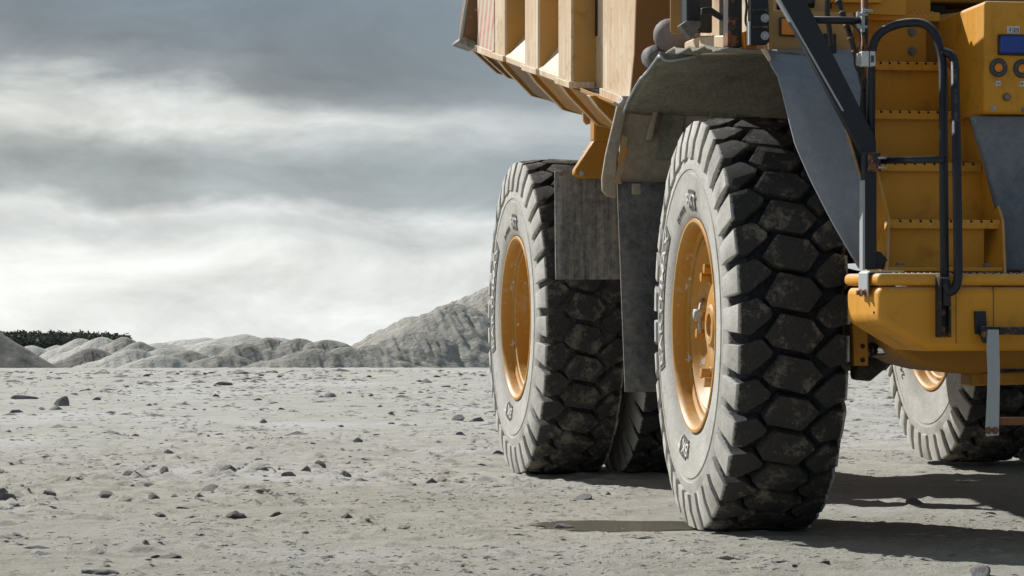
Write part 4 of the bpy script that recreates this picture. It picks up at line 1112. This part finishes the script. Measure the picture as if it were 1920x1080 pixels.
# the stones one can point at: px, py of the base, width px, height factor, label
LIST = [
 (10, 940, 42, .95, 'blocky grey stone at the left border of the floor, largest there', 0),
 (4, 926, 34, .8, 'grey stone directly behind the blocky one at the left border', 0),
 (90, 934, 30, .8, 'rounded pale stone right of the blocky stone at the left border', 0),
 (30, 950, 24, .5, 'low stone just in front of the blocky stone at the left border', 0),
 (200, 931, 44, .75, 'pale jagged stone alone, third from the left border in the front row of rubble', 0),
 (372, 934, 32, .6, 'dark peaked stone directly in front of the long pale slab', 0),
 (327, 932, 30, .5, 'low dark stone left of the dark peaked stone', 0),
 (395, 919, 50, .55, 'long pale flat slab in the middle of the rubble', 0),
 (286, 937, 36, .6, 'pale mound-like stone below the rubble band', 0),
 (245, 892, 44, .5, 'broad flat stone at the left of the rubble band', 0),
 (307, 890, 36, .85, 'pointed dark grey stone rising from the rubble band', 0),
 (275, 912, 42, .6, 'wide dark stone right of the pale jagged one', 0),
 (430, 886, 40, .6, 'whitish crumbly stone behind the rubble band', 0),
 (492, 884, 34, .6, 'grey stone between the whitish crumbly one and the pointed pair', 0),
 (540, 893, 28, .95, 'steep little stone, left of the pointed pair', 0),
 (573, 886, 28, .9, 'left of two pointed stones standing close together', 0),
 (600, 877, 24, .8, 'right of two pointed stones standing close together', 0),
 (648, 893, 34, .6, 'round-backed stone right of the pointed pair', 0),
 (485, 863, 32, .5, 'dark low stone high in the rubble band', 0),
 (672, 828, 22, .8, 'small sharp dark stone alone in the middle distance', 0),
 (727, 843, 34, .45, 'broad flat pale stone right of the small sharp one', 0),
 (316, 850, 30, .5, 'dark flat stone alone left in the middle distance', 0),
 (115, 759, 42, .8, 'large dark stone on the far left of the floor', 0),
 (105, 768, 34, .6, 'stone leaning just in front of the large dark far stone', 0),
 (35, 772, 36, .45, 'flat stone left of the large dark far stone', 0),
 (40, 748, 40, .6, 'pale rough stone behind, near the left border far off', 0),
 (620, 744, 36, .6, 'dark wedge stone far off on the floor below the middle heaps', 0),
 (495, 793, 24, .7, 'small peaked stone far off left of the wedge stone', 0),
 (420, 722, 34, .5, 'wide grey stone far off under the pale heaps', 0),
 (857, 790, 34, .6, 'left stone of the pair lying near the rear wheel', 0),
 (897, 791, 30, .6, 'right stone of the pair lying near the rear wheel', 0),
 (808, 905, 32, .55, 'lens-shaped grey stone left of the rear wheel', 0),
 (932, 853, 22, .8, 'small dark stone touching the dusty flank of the rear wheel', 0),
 (798, 718, 26, .6, 'small stone far off below the tall heap', 0),
 (651, 974, 36, .7, 'dark brown lump alone in the foreground', 1),
 (521, 974, 26, .8, 'small pointed lump left of the dark brown one', 1),
 (435, 976, 46, .4, 'flat dark clod with a long tail in the foreground', 1),
 (320, 1046, 62, .35, 'wide dark clod close to the bottom edge', 1),
 (295, 1046, 34, .5, 'rounder clod joined to the left end of the wide one', 1),
 (196, 1079, 56, .4, 'pale stone cut by the bottom edge', 0),
 (573, 1003, 22, .5, 'small dark clod in the front middle', 1),
 (300, 968, 36, .4, 'dark crumbly clod below the rubble band', 1),
 (343, 955, 24, .4, 'flattened dark clod between rubble band and crumbly clod', 1),
 (1093, 936, 54, .32, 'flat broad stone slab between the two near wheels', 0),
 (1055, 988, 42, .55, 'pale stone at the left end of the puddle', 0),
 (1141, 928, 18, .7, 'small stone right of the flat slab between the wheels', 0),
 (1168, 990, 14, .8, 'tiny stone lying in the puddle', 0),
 (1082, 892, 16, .9, 'small grey stone against the foot of the rear wheel', 0),
 (1236, 888, 26, .9, 'round stone in the shade beside the near wheel', 0),
 (1716, 948, 62, .5, 'big flat stone in the deep shade under the truck', 0),
 (1838, 1080, 72, .5, 'pale broad stone cut by the bottom edge at the right', 0),
 (1787, 1048, 24, .6, 'grey stone in shade above the pale one at the bottom right', 0),
 (1545, 1062, 20, .7, 'small dark stone at the border of the shadow in front', 1),
 (1490, 1066, 18, .6, 'left small dark stone on the sunlit strip in front of the near wheel', 1),
 (1775, 855, 20, .6, 'small stone beside the foot of the far rear wheel', 0),
 (1330, 997, 10, .7, 'pebble under the outer lugs of the near wheel', 0),
]
for i, (px, py, w, h, lab, cl) in enumerate(LIST):
    gx_, gy_ = G(px, py); sc_ = w*gy_/F_PX
    stone(gx_, gy_, sc_*1.15, h, lab, 'stones scattered on the quarry floor' if not cl else 'clods on the quarry floor', bool(cl), i)
# the many look-alike stones
rk = random.Random(42); cnt = 0
used = [G(a[0], a[1]) for a in LIST]
while cnt < 238:
    py = 697+(rk.random()**2.1)*375; px = rk.uniform(-20, 1225 if rk.random() < .85 else 1900)
    dens = 1.0 if py < 790 or 860 < py < 945 else .28
    if px > 940: dens *= .35
    if rk.random() > dens: continue
    gx_, gy_ = G(px, py)
    if any(abs(gx_-u[0]) < .55 and abs(gy_-u[1]) < .42 for u in FLATS): continue
    w = rk.uniform(8, 22)*(.85 if py < 740 else 1); cl = rk.random() < .22
    h = rk.uniform(.3, .65)
    if cl: lab = 'low dark earth clod on the pale quarry floor, one of many alike'
    elif py < 790: lab = 'small grey stone on the far floor towards the heaps, one of many alike'
    elif py < 950: lab = 'small grey stone among the middle rubble, one of many alike'
    else: lab = 'small grey stone in the sandy foreground, one of many alike'
    stone(gx_, gy_, w*gy_/F_PX, h, lab, 'clods on the quarry floor' if cl else 'small stones alike on the quarry floor', cl)
    cnt += 1
# pebbles and crumbs: uncountable
def gravel(n, seed):
    r = np.random.default_rng(seed)
    py = 694+(r.random(n)**1.25)*390; px = r.uniform(-60, 1980, n)
    d = F_PX*CAMZ/(py-HOR); x = (px-960)/F_PX*d; y = d
    clump = fbm(x*1.3, y*1.0, 3, 77); keep = clump > r.uniform(.30, .62, n); x, y = x[keep], y[keep]; n = len(x)
    for (wx, wy, rx, ry) in FLATS:
        k = (abs(x-wx) > .5) | (abs(y-wy) > .35); x, y = x[k], y[k]
    n = len(x); z = gh(x, y)
    s = r.gamma(1.6, .0030, n)+.003; s = np.where(r.random(n) < .07, s*2.6, s); s *= np.clip(y/18, .8, 2.6)
    base = np.array([[1, 0, 0], [0.2, 1, 0], [-1, .3, 0], [-.3, -1, 0], [.1, .05, .75], [.5, -.5, .5]])
    tri = np.array([[0, 1, 4], [1, 2, 4], [2, 3, 4], [3, 5, 4], [5, 0, 4], [3, 0, 5]])
    a = r.uniform(0, 6.28, n); ca, sa = np.cos(a), np.sin(a)
    b = base[None]*(1+r.uniform(-.3, .3, (n, 6, 3)))
    bx = b[..., 0]*ca[:, None]-b[..., 1]*sa[:, None]; by = b[..., 0]*sa[:, None]+b[..., 1]*ca[:, None]
    co = np.stack([x[:, None]+bx*s[:, None]*1.9, y[:, None]+by*s[:, None], z[:, None]-.10*s[:, None]+b[..., 2]*s[:, None]*.6], -1).reshape(-1, 3)
    f = (tri[None]+np.arange(n)[:, None, None]*6).reshape(-1, 3)
    me = np_mesh('gravel', co, f); me.polygons.foreach_set('use_smooth', np.zeros(len(f), dtype=bool))
    return me
o = link('gravel', gravel(30000, 5), M['crumbs']); tag(o, 'loose pale pebbles and crumbs strewn over the quarry floor', 'gravel', kind='stuff')

# ================================================================== HEAPS behind the yard
def sand_mat(name, a, b, c, sx=1.0):
    t = NT(name)
    n = t.noise(.5, 6, .65); n2 = t.noise(3.0, 8, .72); n3 = t.noise(14, 4, .75)
    col = t.mix(t.ramp(n, [(.38, 0), (.6, 1)]), a, b)
    col = t.mix(t.ramp(n2, [(.5, 0), (.68, .7)]), col, c)
    sp = t.n('ShaderNodeSeparateXYZ'); t.l(t.co(), sp.inputs[0])
    cb = t.n('ShaderNodeCombineXYZ'); t.l(t.math('SUBTRACT', sp.outputs[0], t.math('MULTIPLY', sp.outputs[2], 1.1)), cb.inputs[0])
    t.l(sp.outputs[1], cb.inputs[1]); t.l(t.math('MULTIPLY', sp.outputs[2], .12), cb.inputs[2])
    st = t.noise(3.2, 7, .72, cb.outputs[0]); st2 = t.noise(9, 5, .7, cb.outputs[0])
    col = t.mix(t.ramp(st, [(.42, 0), (.60, .75)]), col, c)
    col = t.mix(t.ramp(n3, [(.62, 0), (.70, .6)]), col, tuple(v*.6 for v in c))
    t.bump(t.math('ADD', t.math('ADD', st, t.math('MULTIPLY', st2, .5)), t.math('MULTIPLY', n3, .4)), .8, .20)
    return t.out(col, .95, 0, .1)
M['sand_pale'] = sand_mat('pale_sand', (.60, .595, .55), (.70, .69, .64), (.52, .51, .47))
M['sand_grey'] = sand_mat('grey_spoil', (.42, .41, .37), (.54, .53, .485), (.32, .31, .275))
M['sand_dark'] = sand_mat('brown_grey_spoil', (.30, .29, .265), (.37, .36, .33), (.25, .24, .215))
def heap(px, py, d, slope, mat, rough, gully, seed, elong=1.0, rot=0.0, lean=0.0, extra=1.5, flat=.14):
    """a tipped heap: rounded top, repose-angle flanks with run-down gullies"""
    cx_, cy_ = (px-960)/F_PX*d, d; ztop = CAMZ-(py-HOR)/F_PX*d
    zg = -(d-46.7)*.030-.8; H = ztop-zg; Rm = H/slope+extra
    NR, NA = 90, 260
    rr = np.linspace(0, 1, NR)**1.15*Rm; aa = np.linspace(0, 2*np.pi, NA, endpoint=False)
    RR, AA = np.meshgrid(rr, aa, indexing='ij')
    lx = RR*np.cos(AA)*elong; ly = RR*np.sin(AA)
    ux = lx*math.cos(rot)-ly*math.sin(rot); uy = lx*math.sin(rot)+ly*math.cos(rot)
    rs = np.sqrt(RR**2+flat**2)-flat
    z = H-rs*slope
    an = AA*Rm*.9
    # run-down streaks leaning one way, wandering, never a regular fan
    q_ = (ux-uy*.15)*1.0+z*.75
    gl = fbm(q_*2.2+1.0*fbm(ux*.5, uy*.5, 3, seed)+seed, (uy+z)*.22+seed, 4, seed+3)-.5
    gl += .8*(fbm(q_*7+seed, z*.5+uy*.3, 3, seed+8)-.5)
    am = np.clip(RR/Rm*4, 0, 1)*np.clip(1.15-RR/Rm, .2, 1)
    z = z+gully*gl*am*H*.15+rough*(fbm(ux*2.4+seed, uy*2.4, 5, seed+5, .65)-.5)*H*.055
    z = z+(fbm(ux*.5+seed, uy*.5, 4, seed+31)-.5)*H*.14
    z = np.maximum(z, -.4)
    co = np.stack([ux, uy, z], -1).reshape(-1, 3)
    idx = np.arange(NR*NA).reshape(NR, NA); r2 = np.roll(idx, -1, axis=1)
    q = np.stack([idx[:-1], idx[1:], r2[1:], r2[:-1]], -1).reshape(-1, 4)
    me = np_mesh('heap', co, q)
    o = link('hill', me, mat); o.location = (cx_, cy_, zg); tag(o, kind='structure')
    return o
# px, py of the top, distance, slope, material, roughness, gully
H_ = [
 (-40, 604, 62, .60, 'sand_dark', .25, .15, 1, 1.0, 0),
 (60, 643, 105, .62, 'sand_pale', .2, .5, 2, 1.3, .3), (105, 645, 110, .60, 'sand_pale', .2, .5, 3, 1.2, .2),
 (150, 638, 100, .62, 'sand_pale', .25, .6, 4, 1.3, .4), (190, 632, 98, .62, 'sand_pale', .3, .6, 5, 1.2, .5),
 (232, 629, 92, .62, 'sand_grey', .5, .7, 6, 1.1, .4), (262, 640, 90, .62, 'sand_grey', .5, .7, 7, 1.1, .3),
 (300, 641, 135, .45, 'sand_pale', .2, .2, 8, 1.6, 0), (345, 637, 140, .42, 'sand_pale', .2, .2, 9, 1.7, 0),
 (385, 631, 138, .40, 'sand_pale', .2, .2, 10, 1.8, 0), (452, 628, 136, .42, 'sand_pale', .2, .2, 11, 1.8, 0),
 (520, 634, 120, .48, 'sand_pale', .3, .4, 12, 1.5, 0),
 (175, 652, 80, .70, 'sand_dark', .9, .9, 13, 1.5, .4),
 (250, 655, 76, .60, 'sand_pale', .4, .7, 14, 1.7, .5), (310, 652, 78, .60, 'sand_pale', .4, .7, 15, 1.7, .5),
 (355, 656, 70, .66, 'sand_grey', .8, .9, 16, 1.6, .5), (405, 648, 72, .62, 'sand_pale', .6, .8, 17, 1.7, .4),
 (462, 643, 72, .66, 'sand_grey', 1.0, .9, 18, 1.7, .5), (505, 638, 74, .66, 'sand_grey', 1.0, 1.0, 19, 1.7, .5),
 (560, 637, 74, .64, 'sand_grey', 1.0, 1.0, 20, 1.8, .4), (612, 641, 74, .64, 'sand_grey', 1.0, 1.0, 21, 1.8, .3),
 (300, 664, 64, .66, 'sand_pale', .6, .8, 34, 1.7, .5), (425, 660, 66, .66, 'sand_grey', .9, .9, 35, 1.8, .5), (590, 658, 66, .62, 'sand_grey', .9, .9, 37, 2.0, .4),
 (655, 648, 72, .62, 'sand_grey', .9, .9, 22, 1.7, .3), (695, 646, 78, .62, 'sand_grey', .8, .9, 23, 1.7, .3),
]
for h in H_: heap(h[0], h[1], h[2], h[3], M[h[4]], h[5], h[6], h[7], h[8], h[9])
heap(955, 530, 88, .60, M['sand_grey'], .9, .42, 50, 1.15, .25, extra=2, flat=1.0)
heap(850, 570, 84, .62, M['sand_grey'], .9, .42, 51, 1.1, .3, extra=1, flat=.4)
heap(775, 612, 80, .62, M['sand_grey'], .9, .5, 53, 1.1, .3, extra=1, flat=.3)
heap(1250, 540, 100, .55, M['sand_grey'], .9, .5, 52, 1.3, .2, extra=1)

# far wood on the left
def wood():
    r = np.random.default_rng(3); co = []; n = 34000
    X0, X1, D = -190., -117., 900.
    x = r.uniform(X0, X1, n); dep = r.uniform(0, 24, n)
    top = -10.9-(x-X0)/(X1-X0)*1.6+3.4*(fbm(x*.35, dep*.2, 4, 2)-.5)+1.5*(vnoise(x*1.1, dep*.5, 9)-.5)
    top = top-np.clip((x-(X1-9))/9, 0, 1)**2*5
    z = top-np.abs(r.normal(0, 1, n))*2.6
    s = r.uniform(.25, .62, n)
    b = r.normal(0, 1, (n, 3, 3)); co = np.stack([x, D+dep, z], -1)[:, None]+b*s[:, None, None]
    f = np.arange(n*3).reshape(-1, 3)
    me = np_mesh('wood', co.reshape(-1, 3), f)
    me.polygons.foreach_set('use_smooth', np.zeros(n, dtype=bool)); return me
t = NT('dark_foliage'); M['leaf'] = t.out(t.mix(t.noise(.4, 4), (.09, .105, .09), (.16, .175, .145)), .9, 0, .1)
o = link('far_wood', wood(), M['leaf']); tag(o, 'dark line of far woodland above the pale heaps at left', 'wood', kind='stuff')

# ================================================================== LIGHT, SKY, CAMERA
SUN_AZ, SUN_EL = R_(45), R_(36)             # light runs towards the camera and to the right
d = Vector((math.sin(SUN_AZ)*math.cos(SUN_EL), -math.cos(SUN_AZ)*math.cos(SUN_EL), -math.sin(SUN_EL)))
sun = bpy.data.lights.new('sun', 'SUN'); sun.energy = 5.0; sun.angle = R_(.5); sun.color = (1, .97, .92)
so = bpy.data.objects.new('sun', sun); COL.objects.link(so)
so.rotation_euler = d.to_track_quat('-Z', 'Y').to_euler(); so.location = (-10, 30, 20)

w = bpy.data.worlds.new('World'); sc.world = w; w.use_nodes = True
nt = w.node_tree; bg = nt.nodes['Background']
class WT(NT):
    def __init__(s, tree): s.t = tree; s.tc = None
t = WT(nt)
sky = t.n('ShaderNodeTexSky', sky_type='NISHITA'); sky.sun_disc = False; sky.sun_elevation = SUN_EL
sky.sun_rotation = math.atan2(-d.x, -d.y); sky.air_density = 1.0; sky.dust_density = 2.0
gen = t.co('Generated')
sp = t.n('ShaderNodeSeparateXYZ'); t.l(gen, sp.inputs[0])
az = t.math('ARCTAN2', sp.outputs[0], sp.outputs[1]); el = t.math('ARCSINE', sp.outputs[2])
def cvec(sa, se, off=0):
    c = t.n('ShaderNodeCombineXYZ'); t.l(t.math('MULTIPLY', az, sa), c.inputs[0]); t.l(t.math('MULTIPLY', el, se), c.inputs[1]); c.inputs[2].default_value = off
    return c.outputs[0]
n_big = t.noise(1.0, 4, .5, cvec(8, 22, 1.3)); n_mid = t.noise(1.0, 6, .55, cvec(17, 46, 5.2), .2); n_f = t.noise(1.0, 5, .6, cvec(70, 190, 2.2))
# warp elevation with noise so the cloud bands undulate
eld = t.math('MULTIPLY', el, 57.2958)
e2 = t.math('ADD', eld, t.math('MULTIPLY', t.math('SUBTRACT', n_big, .5), 2.2))
e2 = t.math('ADD', e2, t.math('MULTIPLY', t.math('SUBTRACT', n_mid, .5), 1.6))
e2 = t.math('ADD', e2, t.math('MULTIPLY', t.math('SUBTRACT', n_f, .5), .12))
e2 = t.math('ADD', e2, t.math('MULTIPLY', t.math('ADD', az, .09), 2.4))
mr = t.n('ShaderNodeMapRange'); mr.inputs[1].default_value = -2; mr.inputs[2].default_value = 8; t.l(e2, mr.inputs[0])
def E(e): return (e+2)/10
band = t.ramp(mr.outputs[0], [(0, (.86, .89, .88)), (E(-.4), (.92, .95, .935)), (E(.45), (.88, .91, .90)), (E(.95), (.68, .735, .75)), (E(1.35), (.80, .84, .845)),
        (E(1.8), (.42, .48, .51)), (E(2.5), (.35, .41, .44)), (E(2.95), (.48, .53, .55)), (E(3.35), (.80, .82, .81)), (E(3.7), (.70, .73, .73)), (E(4.2), (.28, .32, .355)),
        (E(4.8), (.175, .215, .26)), (E(6.2), (.15, .20, .255)), (1, (.14, .18, .225))])
n_l = t.noise(1.0, 8, .6, cvec(15, 33, 9.7), .4)
lm = t.n('ShaderNodeMapRange'); lm.inputs[1].default_value = .3; lm.inputs[2].default_value = .7; lm.inputs[3].default_value = .72; lm.inputs[4].default_value = 1.22; t.l(n_l, lm.inputs[0])
vm = t.n('ShaderNodeVectorMath', operation='SCALE'); t.l(band, vm.inputs[0]); t.l(lm.outputs[0], vm.inputs[3]); band = vm.outputs[0]
hi = t.n('ShaderNodeMapRange'); hi.inputs[1].default_value = 6; hi.inputs[2].default_value = 40; t.l(eld, hi.inputs[0])
ov = t.mix(t.ramp(t.noise(2.2, 6, .6, gen), [(.4, 0), (.62, 1)]), (.10, .12, .15), (.24, .265, .29))
cloud = t.mix(hi.outputs[0], band, ov)
sc10 = t.n('ShaderNodeVectorMath', operation='SCALE'); sc10.inputs[3].default_value = .10; t.l(sky.outputs[0], sc10.inputs[0])
rt = t.n('ShaderNodeMapRange'); rt.inputs[1].default_value = -.09; rt.inputs[2].default_value = .03; rt.inputs[4].default_value = .62; t.l(az, rt.inputs[0])
up = t.n('ShaderNodeMapRange'); up.inputs[1].default_value = 1.0; up.inputs[2].default_value = 2.6; t.l(eld, up.inputs[0])
cloud = t.mix(t.math('MULTIPLY', rt.outputs[0], up.outputs[0]), cloud, (.27, .34, .40))
m = t.mix(.12, cloud, sc10.outputs[0])
t.l(m, bg.inputs[0]); bg.inputs[1].default_value = .86

cam = bpy.data.cameras.new('camera'); co_ = bpy.data.objects.new('camera', cam); COL.objects.link(co_)
cam.sensor_width = 36; cam.lens = 36*F_PX/1920; cam.clip_end = 6000; cam.clip_start = .1
cam.shift_y = (HOR-540)/1920
co_.location = (0, 0, CAMZ); co_.rotation_euler = (R_(90), 0, 0)
sc.camera = co_
sc.view_settings.view_transform = 'Standard'; sc.view_settings.look = 'None'; sc.view_settings.exposure = .22; sc.view_settings.gamma = 1
